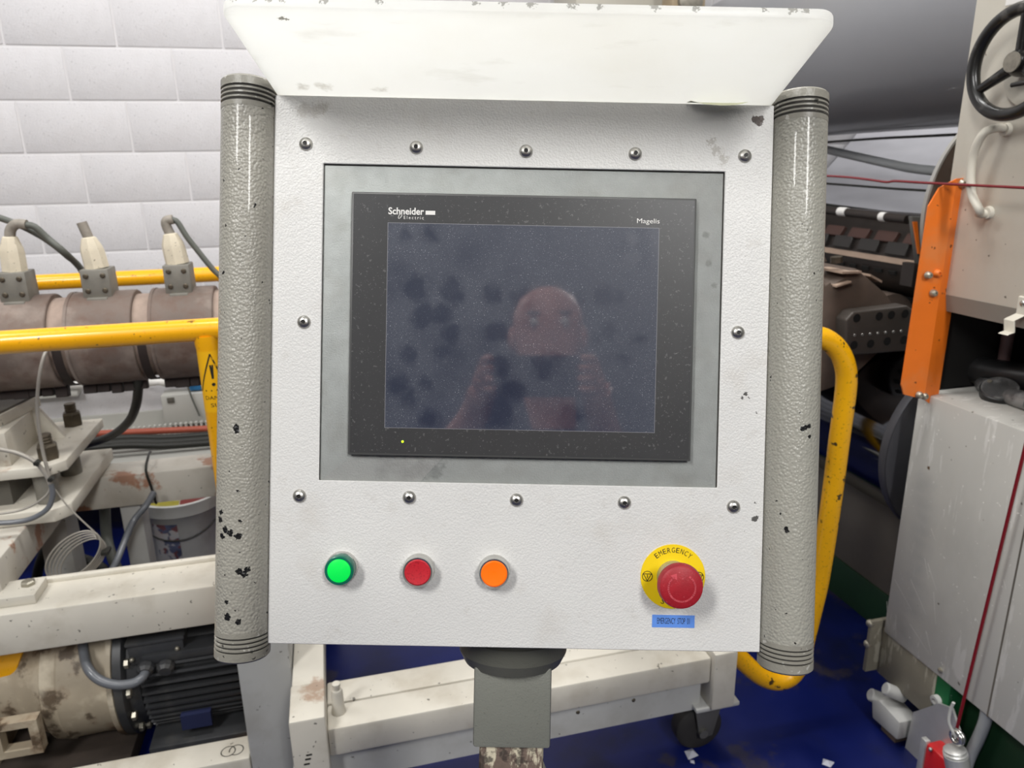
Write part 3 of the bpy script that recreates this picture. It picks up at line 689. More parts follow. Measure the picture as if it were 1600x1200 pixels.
a = PY(200, 830, 2.36); b = PY(232, 830, 2.36)
part('leg', MB().box(a.x, b.x, 2.32, 2.40, 0, .463), 'pale_grey_steel', mf, bevel=.004)
part('leg', MB().box(-.272, -.158, 1.505, 1.66, 0, .477), 'pale_grey_steel', mf, bevel=.006)
part('leg', MB().box(-2.5, -2.38, 1.72, 1.84, 0, zf0), 'pale_grey_steel', mf, bevel=.004)
zl = .146
lb = part('lower_beam', MB().box(-2.4, -.272, 1.50, 1.578, .03, zl), 'cream_steel', mf, bevel=.006)
m = MB(); q = PZ(363, 1173, zl)
for dx in (-.009, .009):
    for k in range(22):
        if dx > 0 and k in (12, 13): continue
        a0 = 2 * math.pi * k / 22; a1 = 2 * math.pi * (k + 1) / 22
        m.add([(q.x + dx + r * math.cos(t), q.y + r * math.sin(t), zl + .0004) for r, t in ((.0145, a0), (.0145, a1), (.0168, a1), (.0168, a0))], [(0, 1, 2, 3)])
part('ring_mark', m, 'print_black', lb, smooth=0)
# ---- barrel pedestal
bp = thing('barrel_pedestal', 'cream steel barrel pedestal with stacked base plates and threaded studs', 'pedestal', (-.9, 2.1, .577))
def chplate(xr, y0, y1, z0, z1, ch=.035): return MB().prism([(-1.45, y0), (xr - ch, y0), (xr, y0 + ch), (xr, y1), (-1.45, y1)], 'z', z0, z1)
part('base_plate', chplate(-.713, 1.985, 2.43, .577, .613), 'cream_steel', bp, bevel=.003)
part('spacer_plate', MB().box(-1.4, -.86, 2.05, 2.24, .613, .70), 'plate_dark', bp)
for (xx, yy) in ((-.775, 2.05), (-.775, 2.24)):
    part('spacer_bush', MB().cyl((xx, yy, .613), (xx, yy, .70), .028, 24), 'terminal_grey', bp)
up = part('top_plate', chplate(-.711, 2.0, 2.385, .70, .728), 'cream_steel', bp, bevel=.003)
for px, py in ((115, 664), (77, 716)):
    q = PZ(px, py, .728)
    s_ = part('stud_nut', MB().lathe([(.026, 0), (.026, .036), (.022, .042)], (q.x, q.y, .728), (0, 0, 1), 6), 'stud_steel', bp, smooth=25)
    m = MB().lathe([(.016, .03)] + [(.016 - .0016 * (i % 2), .032 + .004 * i) for i in range(10)], (q.x, q.y, .728), (0, 0, 1), 16); part('threaded_stud', m, 'stud_steel', s_)
zp = PY(30, 657, 2.03).z; xr = PY(57, 618, 2.24).x
part('saddle_plate', MB().prism([(-1.45, 2.0), (xr - .06, 2.0), (xr, 2.26), (-1.45, 2.26)], 'z', zp - .03, zp), 'cream_steel', bp, bevel=.002)
part('saddle_pad', MB().prism([(-1.44, 2.01), (xr - .065, 2.01), (xr - .008, 2.255), (-1.44, 2.255)], 'z', zp, zp + .006), 'plate_dark', bp)
a = PY(7, 690, 2.06); b = PY(18, 690, 2.06)
part('web', MB().box(a.x - .01, b.x, 2.03, 2.26, .728, zp - .03), 'cream_steel', bp, bevel=.002)
xg = PY(52, 660, 2.2).x; xh = PY(106, 690, 2.24).x
part('gusset', MB().prism([(b.x, .728), (xh, .728), (xg + .01, zp - .03), (b.x, zp - .03)], 'y', 2.225, 2.24), 'cream_steel', bp)
part('saddle_block', MB().box(-1.3, xr - .16, 2.06, 2.24, zp + .006, ZB - RB + .03), 'band_dark', bp)
# ---- thin leads and coil
cable('lead_bundle', [PY(-30, 696, 1.93), PY(0, 702, 1.93), PY(30, 709, 1.93), PY(56, 723, 1.93), PY(72, 742, 1.93), PY(80, 760, 1.93)], .0055, 'wire_pale', 'bundle of thin grey leads tied together in front of the pedestal')
cable('lead', [PY(80, 757, 1.92), PY(82, 775, 1.92), PY(74, 795, 1.92), PY(50, 810, 1.92), (PY(20, 816, 1.92)), PY(-30, 818, 1.92)], .0065, 'cable_slate', 'thicker grey lead curving left below the pedestal')
cable('lead', [PY(79, 755, 1.925), PY(74, 772, 1.925), PY(50, 790, 1.925), PY(20, 800, 1.925), PY(-30, 806, 1.925)], .003, 'wire_pale', 'thin grey lead curving left just above the thicker one', k=6)
for i, (px, py) in enumerate(((58, 723), (80, 748))):
    q = PY(px, py, 1.92 if i else 1.925)
    tag(part('cable_tie', MB().lathe([(.005, -.006), (.0085, -.005), (.0085, .005), (.005, .006)], q, (.7, 0, -.7), 12).box(q.x - .004, q.x + .005, q.y - .013, q.y - .004, q.z - .003, q.z + .005), 'cable_black'), ('left black cable tie on the lead bundle' if not i else 'lower black cable tie where the leads split'), 'cable tie')
wc = thing('wire_coil', 'coil of thin pale wire hanging in front of the frame leg', 'wire coil', PY(122, 905, 1.93))
for i in range(5):
    cx_, cy_, rx, ry, tl = (122 + 4 * i - 8, 868 + i * 1.5, 46 - 2 * i, 37 - 1.5 * i, .45)
    pts = []
    for k in range(40):
        t = 2 * math.pi * k / 40; u_ = rx * math.cos(t); v_ = ry * math.sin(t)
        pts.append(PY(cx_ + u_ * math.cos(tl) - v_ * math.sin(tl) * .7, cy_ - u_ * math.sin(tl) * .55 + v_, 1.93 + .004 * i))
    part('wire_turn', MB().tube(pts, .0021, 6, True), 'wire_pale', wc)
q = PY(165, 862, 1.93); part('tie', MB().box(q.x - .009, q.x + .009, 1.918, 1.95, q.z - .004, q.z + .004), 'cable_black', wc)
part('tail', MB().tube(spl([PY(84, 762, 1.93), PY(105, 790, 1.93), PY(130, 815, 1.93), PY(148, 832, 1.93), PY(152, 842, 1.935)], 5), .0021, 6), 'wire_pale', wc)
# ---- hoses behind the front beam
cable('hose', [PY(163, 775, 2.5), PY(164, 800, 2.5), PY(167, 840, 2.5), PY(175, 870, 2.45), PY(190, 905, 2.4), PY(205, 940, 2.3)], .017, 'cable_grey', 'grey hose hanging between the frame legs')
cable('hose', [PY(240, 770, 2.26), PY(228, 790, 2.22), PY(208, 815, 2.2), PY(195, 845, 2.15), PY(183, 875, 2.1), PY(170, 900, 2.05), PY(160, 930, 2.0)], .0095, 'cable_slate', 'slate blue hose slanting down in front of the bucket')
cable('hose', [PY(100, 870, 2.5), PY(120, 872, 2.5), PY(145, 880, 2.5), PY(165, 895, 2.45), PY(180, 925, 2.4)], .019, 'cable_black', 'thick black hose curving behind the wire coil')
cable('hose', [Vector((-.80, 2.46, .52)), PY(132, 780, 2.5), PY(115, 800, 2.5), PY(100, 818, 2.5), PY(78, 845, 2.5), PY(60, 890, 2.48), PZ(50, 960, .017)], .016, 'cable_black', 'short black hose beside the frame leg')
cable('strap', [PY(235, 706, 2.425), PY(232, 712, 2.36), PY(228, 735, 2.295), PY(236, 760, 2.293), PY(243, 783, 2.293), PY(244, 786, 2.33)], .004, 'cable_black', 'thin black strap tied round the rear beam', k=4, n=8)
# ---- bucket
q = PY(288, 800, 2.74); bxx = q.x; byy = 2.74
bk = thing('bucket', 'white plastic bucket with printed label standing on the blue floor', 'bucket', (bxx, byy, 0))
hB = .315; rT = .142; rBt = .118
part('body', MB().lathe([(rBt - .01, .0), (rBt, .006), (rT - .004, hB - .05), (rT, hB - .045), (rT + .006, hB - .045), (rT + .008, hB), (rT - .002, hB + .002), (rT - .008, hB - .012)], (bxx, byy, 0), (0, 0, 1), 56, cap=False), 'bucket_white', bk)
lid = part('lid', MB().lathe([(.001, hB - .012), (rT - .007, hB - .012)], (bxx, byy, 0), (0, 0, 1), 56, cap=False), 'bucket_white', bk)
def arcband(r0, r1, a0, a1, z, n=16):
    m = MB(); vs_ = []
    for i in range(n + 1):
        t = math.radians(a0 + (a1 - a0) * i / n)
        for r in (r0, r1): vs_.append((bxx + r * math.cos(t), byy + r * math.sin(t), z))
    return m.add(vs_, [(2 * i, 2 * i + 1, 2 * i + 3, 2 * i + 2) for i in range(n)])
part('yellow_band', arcband(rT - .075, rT - .010, 195, 275, hB - .0112), 'tape_yellow', lid, smooth=0)
part('red_band', arcband(rT - .075, rT - .010, 276, 335, hB - .0112), 'tape_red', lid, smooth=0)
m = MB(); n = 12
for i in range(n + 1):
    t = math.radians(232 + 38 * i / n)
    for z_, r in ((.085, rBt + .0185 * .085 / .265 * 1.15 + .0035), (.245, rBt + .0212 + .0035)): m.v.append(Vector((bxx + r * math.cos(t), byy + r * math.sin(t), z_)))
m.f += [(2 * i, 2 * i + 1, 2 * i + 3, 2 * i + 2) for i in range(n)]
part('printed_label', m, 'label_print', bk, smooth=0)
part('handle', MB().tube([(bxx + (rT + .010) * math.cos(t), byy + (rT + .010) * math.sin(t), hB - .03 - .10 * math.sin(t - math.pi)) for t in [math.pi + math.pi * k / 20 for k in range(21)]], .003, 8), 'cable_black', bk)
# ---- motor and gearbox
YM, ZM = 1.90, .192
xf = PY(190, 1100, 1.76).x; xe = PY(400, 1060, 1.78).x
mo = thing('electric_motor', 'black finned electric motor under the front beam', 'motor', ((xf + xe) / 2, YM, 0))
part('stator', MB().cyl((xf + .03, YM, ZM), (xe, YM, ZM), .152, 48), 'motor_black', mo)
fl = part('flange', MB().lathe([(.185, 0), (.190, .003), (.190, .022), (.183, .026), (.170, .030), (.160, .055)], (xf, YM, ZM), (1, 0, 0), 56), 'motor_black', mo)
for k in range(6):
    t = math.radians(150 + 24 * k)
    part('bolt', MB().lathe([(.012, 0), (.012, .009), (.008, .011)], (xf + .029, YM + .176 * math.cos(t), ZM + .176 * math.sin(t)), (1, 0, 0), 6), 'bolt_zinc', fl)
fin = mesh_of('fin', MB().box(0, (xe - xf) - .075, -.0035, .0035, .140, .178)); fin.materials.append(MAT['motor_black'])
for k in range(24):
    t = math.radians(-25 + 172 * k / 23)
    if 34 < math.degrees(t) < 62: continue
    link('fin', fin, None, mo, loc=(xf + .062, YM, ZM), rot=(t, 0, 0))
part('rail_pad', MB().box(xf + .07, xe - .005, YM - .164, YM - .10, ZM + .082, ZM + .108), 'motor_black', mo, bevel=.004)
for xx in (xf + .115, xe - .06): part('lug', MB().box(xx, xx + .022, YM - .146, YM - .116, ZM + .105, ZM + .128), 'motor_black', mo, bevel=.003)
part('fan_cowl', MB().lathe([(.178, 0), (.178, .03), (.165, .04)], (xe - .02, YM, ZM), (1, 0, 0), 40), 'motor_black', mo)
a = PY(308, 1122, 1.728); part('rating_plate', MB().box(a.x - .036, a.x + .036, YM - .184, YM - .166, a.z - .020, a.z + .022), 'motor_plate', mo)
a = PY(203, 1042, 1.745); b = PY(286, 1000, 1.745)
jb = part('junction_box', MB().box(a.x, b.x, 1.745, 1.875, a.z, a.z + .055), 'motor_black', mo, bevel=.006)
part('box_lid', MB().box(a.x - .004, b.x + .004, 1.741, 1.879, a.z + .055, a.z + .066), 'motor_black', jb, bevel=.004)
for i, (px, py) in enumerate(((229, 1040), (260, 1038))):
    q = PY(px, py, 1.74)
    part('cable_gland', MB().lathe([(.018, 0), (.018, .012), (.021, .013), (.021, .026), (.015, .034)], (q.x, 1.75, q.z + .004), (0, -1, -.3), 10), 'motor_black', jb, smooth=25)
    if i == 0: cg = Vector((q.x, 1.718, q.z - .006))
for px, py in ((206, 1031), (277, 1013)):
    q = PY(px, py, 1.742); part('lid_screw', MB().ball((q.x, 1.741, q.z), .006), 'bolt_zinc', jb)
cable('motor_cable', [cg, PY(221, 1060, 1.70), PY(206, 1068, 1.69), PY(180, 1070, 1.69), PY(155, 1062, 1.70), PY(138, 1045, 1.72), PY(131, 1020, 1.76), PY(130, 995, 1.80), Vector((PY(130, 990, 1.81).x, 1.87, .36))], .0115, 'cable_slate', 'grey cable looping from the motor junction box up behind the beam')
part('motor_gap_filler', MB().box(xf + .06, xe, 1.70, 2.05, 0, .055), 'motor_black', mo, bevel=.004)  # black block added to darken the gap under the motor
gb = thing('gearbox', 'dirty cream gearbox bolted to the motor flange', 'gearbox', (xf - .2, YM, 0))
part('bell_housing', MB().lathe([(.182, 0), (.187, -.002), (.187, -.014), (.172, -.018), (.170, -.06), (.172, -.125), (.176, -.130), (.170, -.165), (.160, -.170), (.128, -.235), (.124, -.245), (.120, -.30), (.10, -.31)], (xf, YM, ZM), (1, 0, 0), 56), 'gearbox_cream', gb)
part('casing', MB().box(xf - .75, xf - .29, YM - .17, YM + .15, .02, .125), 'gearbox_cream', gb, bevel=.02, seg=3)
q = PY(20, 1165, 1.66)
m = MB(); x0, x1, z0, z1 = q.x - .05, q.x + .05, q.z - .05, q.z + .045
m.box(x0, x1, 1.68, 1.71, z1 - .018, z1).box(x0, x1, 1.68, 1.71, z0, z0 + .018).box(x0, x0 + .018, 1.68, 1.71, z0 + .018, z1 - .018).box(x1 - .02, x1, 1.68, 1.71, z0 + .018, z1 - .018)
part('foot_window', m, 'gearbox_cream', gb)
part('gearbox_gap_filler', MB().box(xf - .75, xf + .02, 1.66, 2.06, 0, .05), 'grime_dark', gb, bevel=.004)  # dark block added to hide the floor in the gap under the gearbox
part('drip_ledge', MB().box(xf - .6, xf - .3, YM - .02, YM + .15, .125, .21), 'grime_dark', gb, bevel=.006)
a = PY(0, 1105, 1.80); b = PY(44, 1020, 1.80)
t = thing('coupling_guard', 'yellow sheet coupling guard at the left edge under the beam', 'guard', (a.x, 1.84, a.z))
part('sheet', MB().prism([(b.x - .5, a.z - .02), (a.x + .01, a.z), (b.x, b.z + .03), (b.x - .5, b.z + .03)], 'y', 1.80, 1.84), 'yellow_paint', t, bevel=.004)
part('flange', MB().box(b.x - .5, b.x, 1.84, 1.854, b.z - .01, b.z + .025), 'yellow_paint', t)
tag(part('floor_cabinet', MB().box(-1.7, -.66, 2.10, 2.26, .0, .20), 'grime_dark', bevel=.01), 'grimy dark brown housing behind the gearbox', 'housing')

# ------------------------------------------------------------------ cart
pm('caster_rubber', '2d2b29', .6, var=.1); pm('caster_fork', '6d6c68', .45, metal=.5)
ca = thing('cart', 'cream steel cart frame on castors with tall yellow push handle', 'cart', (.35, 1.8, 0))
part('front_beam', MB().box(-.085, .815, 1.35, 1.428, .238, .309), 'cream_steel', ca, bevel=.006)
part('inner_beam', MB().box(-.085, .80, 1.434, 1.51, .236, .307), 'cream_steel', ca, bevel=.006)
lp = part('lower_plate', MB().box(-.085, .80, 1.368, 1.385, .152, .238), 'pale_grey_steel', ca)
for px, py in ((903, 1113), (990, 1094)):
    q = PY(px, py, 1.368); part('rivet', MB().ball((q.x, 1.368, q.z), .005, .003, .005), 'stud_steel', lp)
part('corner_post', MB().box(-.158, -.085, 1.328, 1.446, .10, .362), 'cream_steel', ca, bevel=.005)
part('corner_post', MB().box(.815, .876, 1.335, 1.425, .168, .327), 'cream_steel', ca, bevel=.005)
part('side_beam', MB().box(-.156, -.086, 1.446, 2.15, .292, .36), 'cream_steel', ca, bevel=.005)
part('side_beam', MB().box(.806, .874, 1.425, 2.15, .20, .27), 'pale_grey_steel', ca, bevel=.005)
part('rear_beam', MB().box(-.156, .874, 2.15, 2.22, .23, .30), 'cream_steel', ca, bevel=.005)
for (xx, yy) in ((.83, 1.415), (-.12, 1.40), (.83, 2.16), (-.12, 2.16)):
    top = .158
    cpl = part('caster_plate', MB().box(xx - .05, xx + .068, yy - .07, yy + .05, top, top + .012), 'pale_grey_steel', ca, bevel=.003)
    part('caster_fork', MB().prism([(xx - .035, top), (xx + .045, top), (xx + .02, .05), (xx - .012, .045), (xx - .02, .07)], 'y', yy - .035, yy - .028).prism([(xx - .035, top), (xx + .045, top), (xx + .02, .05), (xx - .012, .045), (xx - .02, .07)], 'y', yy + .028, yy + .035), 'caster_fork', cpl, bevel=.001)
    part('caster_wheel', MB().lathe([(.03, -.024), (.055, -.022), (.0625, -.016), (.0635, 0), (.0625, .016), (.055, .022), (.03, .024)], (xx - .008, yy, .0635), (0, 1, 0), 40), 'caster_rubber', cpl)
    part('axle', MB().cyl((xx - .008, yy - .042, .0635), (xx - .008, yy + .042, .0635), .012, 12), 'caster_fork', cpl)
for s_ in (-1,):
    part('post_riser', MB().box(-.15, -.09, 1.35, 1.43, .165, .24), 'cream_steel', ca)
yh = 1.39
hp = [(1128, 1004), (1148, 1020), (1168, 1040), (1190, 1057), (1214, 1064), (1237, 1055), (1252, 1030), (1258, 1000), (1270, 950), (1281, 900), (1298, 790), (1311, 690), (1322, 605), (1320, 570), (1308, 545), (1290, 530), (1266, 524), (1230, 524), (1150, 530)]
pts = [PY(px, py, yh) for px, py in hp]; e_ = pts[-1]
pts[0] = Vector((.868, 1.385, pts[0].z - .0)); pts += [Vector((e_.x - .06, 1.44, e_.z - .0)), Vector((e_.x - .075, 1.6, e_.z)), Vector((e_.x - .075, 2.1, e_.z - .02)), Vector((e_.x - .075, 2.18, e_.z - .10)), Vector((e_.x - .075, 2.185, .29))]
hd = part('push_handle', MB().tube(spl(pts, 7), .0235, 22), 'yellow_worn', ca, label='chipped yellow bent tube handle')
q = PY(530, 1118, 1.40)
gp = part('locating_pin', MB().lathe([(.0155, 0), (.0155, .006), (.0135, .012), (.0125, .052), (.0105, .058), (.0065, .059), (.0065, .066), (.009, .067), (.009, .074), (.004, .076)], (q.x, 1.40, .309), (0, 0, 1), 24), 'cream_steel', ca)
q = PY(478, 1195, 1.328); m = MB()
for dz in (0, .012, .022): m.box(q.x - .004 + dz * .3, q.x + .008 + dz * .3, 1.3268, 1.328, q.z + dz, q.z + dz + .0035)
part('pen_mark', m, 'print_black', ca, smooth=0)
pm('scrap_white', 'b7b9c4', .6)
for i, (px, py, s_) in enumerate(((1080, 1178, .016), (1082, 1190, .006), (1293, 1192, .013))):
    q = PZ(px, py, 0); mt = Matrix.Translation(q) @ Matrix.Rotation(i * 1.1, 4, 'Z')
    m = MB(); m.add([mt @ Vector(v) for v in ((-s_, -s_, 0), (s_, -s_ * .6, 0), (s_ * .7, s_, 0), (-s_ * .8, s_ * .8, 0), (0, 0, s_ * .6), (s_ * .3, .1 * s_, s_ * .5))], [(0, 1, 5, 4), (1, 2, 5), (2, 3, 4, 5), (3, 0, 4), (0, 3, 2, 1)])
    tag(part('paper_scrap', m, 'scrap_white', smooth=0), ('larger white scrap on the blue floor below the cart castor', 'tiny white crumb on the floor just below the larger scrap', 'crumpled white scrap on the floor at the lower right')[i], 'scrap')

# ------------------------------------------------------------------ right-hand machine
pm('machine_cream', 'c8c3b6', .45, var=.03, vsc=5, bump=.04, bs=60, dirt=(('aaa496', .59, .80, 5, 6, .4),), spk=(('4a4234', .785, 45, .015, .8),))
pm('lip_grey', '8f8b82', .5, var=.05)
pm('cabinet_grey', 'b9b8b2', .42, var=.03, vsc=5, dirt=(('a3a29d', .56, .74, 4, 5, .5, (1, 1, .5)), ('e2e1dd', .64, .70, 16, 4, .35, (1, 2.2, .35))), spk=(('4a4234', .79, 45, .015, .8), ('efeee9', .745, 80, .02, .6)),
   spots=(('8f9090', [(1.34, PXp(px, py, 1.34).y, PXp(px, py, 1.34).z, .022) for px, py in ((1445, 790), (1440, 830), (1436, 870), (1432, 910), (1426, 950), (1412, 985), (1445, 760), (1438, 850), (1434, 890), (1429, 930), (1443, 810))], .04, 25, .022, .45), ('5a4226', [(1.34, PXp(1451, 731, 1.34).y, PXp(1451, 731, 1.34).z, .004)], .01, 200, .001, 1.)))
pm('wheel_black', '171615', .32, var=.15, vsc=30, coat=.2, dirt=(('6b6862', .62, .74, 25, 6, .5),))
pm('hub_steel', '8a857a', .5, metal=.5, var=.2, vsc=70)
pm('orange_paint', 'e0701c', .42, var=.06, vsc=9, dirt=(('c9824e', .55, .75, 8, 5, .5),), spk=(('3a2214', .745, 55, .015, .8),))
pm('roll_film', '85868a', .34, var=.03, vsc=3, coat=.3, spec=.7)
pm('steel_dark_brown', '64574e', .55, metal=.15, var=.2, vsc=9, dirt=(('6d5c50', .55, .75, 9, 5, .5),))
pm('die_plate', '4e4843', .45, metal=.2, var=.15, vsc=15)
pm('tan_pad', 'b39c8a', .6, var=.08, vsc=20)
pm('roller_dark', '332d2a', .45, metal=.4, var=.15, vsc=12)
pm('roller_pad', '4d3630', .6); pm('roller_block', '2f2c2a', .55)
pm('chrome_roller', '55575c', .07, metal=1., var=.03)
pm('disc_grey', '46464a', .4, metal=.3); pm('rim_bright', 'a9a7a2', .35, metal=.6)
pm('base_greybrown', '5a554e', .5, var=.1, vsc=6); pm('green_paint', '1c5a34', .45, var=.12, vsc=10, spk=(('c9d4cc', .74, 60, .02, .7),))
pm('green_dark', '16331f', .5, var=.15)
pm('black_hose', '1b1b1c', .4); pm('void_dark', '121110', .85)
pm('red_wire', '700f18', .35, coat=.2); pm('red_paint', 'c21f22', .38, coat=.3)
pm('white_plastic', 'b4b4b1', .45, var=.05, vsc=20)
pm('olive_plate', '7b7668', .45, var=.1, vsc=8, dirt=(('a9a596', .62, .68, 22, 4, .6, (1, 2, .4)),))
pm('silver_plate', 'c5c5c2', .35, metal=.55, var=.06, vsc=20)
pm('switch_grey', '4c4c4c', .45, var=.3, vsc=22, dirt=(('8d8d8c', .52, .66, 16, 6, .8),))
pm('film_white', 'dcdce2', .22, var=.04, vsc=2, coat=.3, dirt=(('b5b5bc', .5, .7, 2.2, 3, .5, (1, .5, 2.5)),))
pm('mid_grey', '9da0a2', .5); pm('pipe_mauve', '6a5556', .5)
XF, YE = 1.34, 1.392
rm = thing('machine_upright', 'cream painted machine side housing with overhanging lip, upper right', 'machine housing', (1.6, .9, 1.12))
part('side_panel', MB().box(XF, 2.0, .2, YE, 1.155, 2.5), 'machine_cream', rm, bevel=.004)
part('lower_lip', MB().prism([(XF, 1.157), (XF + .012, 1.118), (1.75, 1.118), (1.75, 1.157)], 'y', .2, YE - .03), 'lip_grey', rm)
part('recess_dark_sheet', MB().box(1.40, 2.0, YE + .002, YE + .016, .92, 1.118), 'void_dark', rm)  # dark sheet added across the far end, stands in for recess shade
part('back_column', MB().box(1.72, 1.95, .3, 1.2, .915, 1.12), 'base_greybrown', rm)
def facept(px, py, x=XF): return PXp(px, py, x)
# wall tag
q = facept(1577, -14); m = MB().box(XF - .0012, XF, q.y - .05, q.y + .003, q.z - .026, q.z + .05)
lt = part('paper_tag', m, 'print_white', rm, smooth=0, label='white paper tag at the top edge')
# handwheel
hx = XF - .055; q = PXp(1586, 97, hx); hw = thing('handwheel', 'black three-spoke handwheel on the cream machine housing', 'handwheel', q, None)
hw['category'] = 'handwheel'
cen = Vector((hx, q.y, q.z)); RW = .093
part('rim', MB().tube([cen + Vector((0, RW * math.cos(t), RW * math.sin(t))) for t in [2 * math.pi * k / 64 for k in range(64)]], .0125, 16, True), 'wheel_black', hw)
for a in (95, 213, 330):
    t = math.radians(a); d = Vector((0, math.cos(t), math.sin(t)))
    part('spoke', MB().tube([cen + Vector((.012, 0, 0)) + d * .015, cen + Vector((.006, 0, 0)) + d * .05, cen + d * (RW - .004)], [.0125, .0105, .0085], 12), 'wheel_black', hw)
part('hub', MB().lathe([(.026, .052), (.026, .012), (.022, .0), (.019, -.006), (.001, -.006)], cen, (1, 0, 0), 32), 'wheel_black', hw)
part('hub_cap', MB().lathe([(.018, -.004), (.018, -.009), (.001, -.0095)], cen, (1, 0, 0), 28), 'hub_steel', hw)
qg = PXp(1581, 133, hx - .012)
part('indicator_lever', MB().tube([qg, qg + Vector((0, -.09, .004))], .0045, 10), 'wheel_black', hw)
part('shaft_boss', MB().lathe([(.075, 0), (.07, -.01), (.03, -.014)], (XF, cen.y - .005, cen.z - .01), (1, 0, 0), 36), 'machine_cream', hw)
# grab handle
yA = facept(1573, 203).y; zA = facept(1573, 203).z; zB = facept(1552, 333).z; yB2 = facept(1545, 333).y
gh = thing('grab_handle', 'cream painted bent grab handle below the handwheel', 'grab handle', (XF, yA, zB))
xo = XF - .045; qa = PXp(1519, 250, xo); qb = PXp(1518, 300, xo)
part('bar', MB().tube(spl([(XF + .005, yA, zA), (XF - .02, yA + .004, zA + .004), PXp(1535, 211, xo), qa, qb, PXp(1530, 328, xo), (XF - .02, yB2 + .002, zB - .002), (XF + .005, yB2, zB)], 8), .0085, 16), 'machine_cream', gh)
for yy, zz in ((yA, zA), (yB2, zB)): part('boss', MB().lathe([(.014, 0), (.012, -.008)], (XF, yy, zz), (1, 0, 0), 20), 'machine_cream', gh)
# cable clip bracket
br = thing('clip_bracket', 'small bent cream bracket screwed near the bottom of the housing', 'bracket', facept(1580, 500))
q0 = facept(1594, 462); q1 = facept(1590, 488); q2 = PXp(1571, 497, XF - .02); q3 = PXp(1571, 516, XF - .02); q4 = PXp(1562, 519, XF - .045)
m = MB(); ring = [q0, q1, q2, q3, q4]; wv = Vector((0, -.022, 0)); tv = Vector((-.0035, 0, -.002))
vs_ = []
for p in ring: vs_ += [p, p + wv, p + wv + tv, p + tv]
m.add(vs_, [(4 * i + j, 4 * i + (j + 1) % 4, 4 * i + 4 + (j + 1) % 4, 4 * i + 4 + j) for i in range(4) for j in range(4)] + [(0, 1, 2, 3), (16, 19, 18, 17)])
part('strip', m, 'machine_cream', br)
q = q0.lerp(q1, .4) + wv * .5; part('screw', MB().ball(q + Vector((-.004, 0, 0)), .003, .006, .006), 'steel_screw', br)
# lower cabinet
lc = thing('machine_cabinet', 'pale grey lower machine cabinet with scratched side and flat top, lower right', 'machine cabinet', (1.6, .9, .25))
ZT = .918
part('side_panel', MB().box(XF, 2.0, .2, YE, .256, ZT), 'cabinet_grey', lc, bevel=.004)
q = facept(1470, 1047); part('screw', MB().lathe([(.006, 0), (.006, -.004), (.003, -.006)], (XF, q.y, q.z), (1, 0, 0), 12), 'bolt_zinc', lc)
m = MB()
for (a0, b0, a1, b1) in ((1455, 826, 1462, 845), (1445, 872, 1451, 905), (1450, 880, 1463, 922), (1459, 925, 1462, 975), (1398, 905, 1424, 953), (1423, 905, 1447, 960), (1422, 975, 1452, 1022), (1447, 985, 1456, 1024), (1386, 940, 1388, 985), (1400, 960, 1400, 998), (1524, 965, 1530, 975), (1568, 905, 1572, 920)):
    pa = facept(a0, b0); pb_ = facept(a1, b1); dd = (pb_ - pa); nn_ = Vector((0, -dd.z, dd.y)).normalized() * .0007
    e0 = Vector((-.0004, 0, 0)); m.add([pa - nn_ + e0, pb_ - nn_ * .4 + e0, pb_ + nn_ * .4 + e0, pa + nn_ + e0], [(0, 1, 2, 3)])
sc_ = part('scratch', m, 'print_white', lc, smooth=0); sc_['kind'] = 'stuff'
for px0, py0, px1, py1, lab in ((1600, 745, 1525, 1150, ''),):
    a = facept(px0 - 12, 945); b = facept(1540, 1125)
    part('panel_seam', MB().box(XF - .0006, XF + .001, b.y - .004, b.y + .0, .256, ZT - .004), 'base_greybrown', lc, smooth=0)
# recess behind the gap
tag(part('recess_wall', MB().box(1.95, 2.0, .2, YE, ZT + .001, 1.117), 'void_dark', smooth=0), 'back of the recess between the housing and the cabinet, coloured near-black for its shade', 'recess panel')  # near-black colour carries the shade of the recess
cable('fat_hose', [Vector((1.50, 1.45, .955)), Vector((1.53, 1.30, .962)), Vector((1.60, 1.15, .985)), Vector((1.64, 1.0, 1.02)), Vector((1.66, .85, 1.05))], .034, 'black_hose', 'fat black hose lying in the recess above the cabinet')
q = PXp(1573, 535, 1.55); q2 = PXp(1570, 553, 1.55)
t = thing('drain_pipe', 'short mauve pipe with a pale fitting standing in the recess', 'pipe', (1.55, q.y, ZT))
part('pipe', MB().cyl((1.55, q.y, ZT + .01), (1.55, q.y, 1.117), .013, 16), 'pipe_mauve', t)
part('fitting', MB().lathe([(.022, 0), (.022, .02), (.016, .028)], (1.55, q.y, ZT), (0, 0, 1), 20), 'pale_grey_steel', t)
# round cable junction lying on the cabinet top
zc = ZT; q = PZ(1562, 612, zc + .018)
jb = thing('round_junction', 'round black cable junction lying on the cabinet top', 'junction', (q.x, q.y, zc))
tilt = Vector((-.35, -.25, .9)).normalized()
o = Vector((q.x, q.y, zc + .012))
part('body', MB().lathe([(.036, -.008), (.040, 0), (.040, .016), (.037, .018)], o, tilt, 40), 'black_hose', jb)
lid2 = part('lid', MB().lathe([(.0375, .016), (.0365, .021), (.001, .022)], o, tilt, 40), 'switch_grey', jb)
sd = tilt.cross(Vector((1, 0, 0))).normalized(); fd = tilt.cross(sd)
for s_ in (-1, 1): part('screw', MB().lathe([(.005, .021), (.005, .024), (.002, .0245)], o + sd * .027 * s_ + fd * .003 * s_, tilt, 12), 'hub_steel', lid2)
e1 = PZ(1530, 600, zc + .016); d = (e1 - o).normalized()
part('cable_gland', MB().lathe([(.017, .030), (.018, .050), (.014, .066), (.008, .074)], o + tilt * .004, d, 16), 'switch_grey', jb)
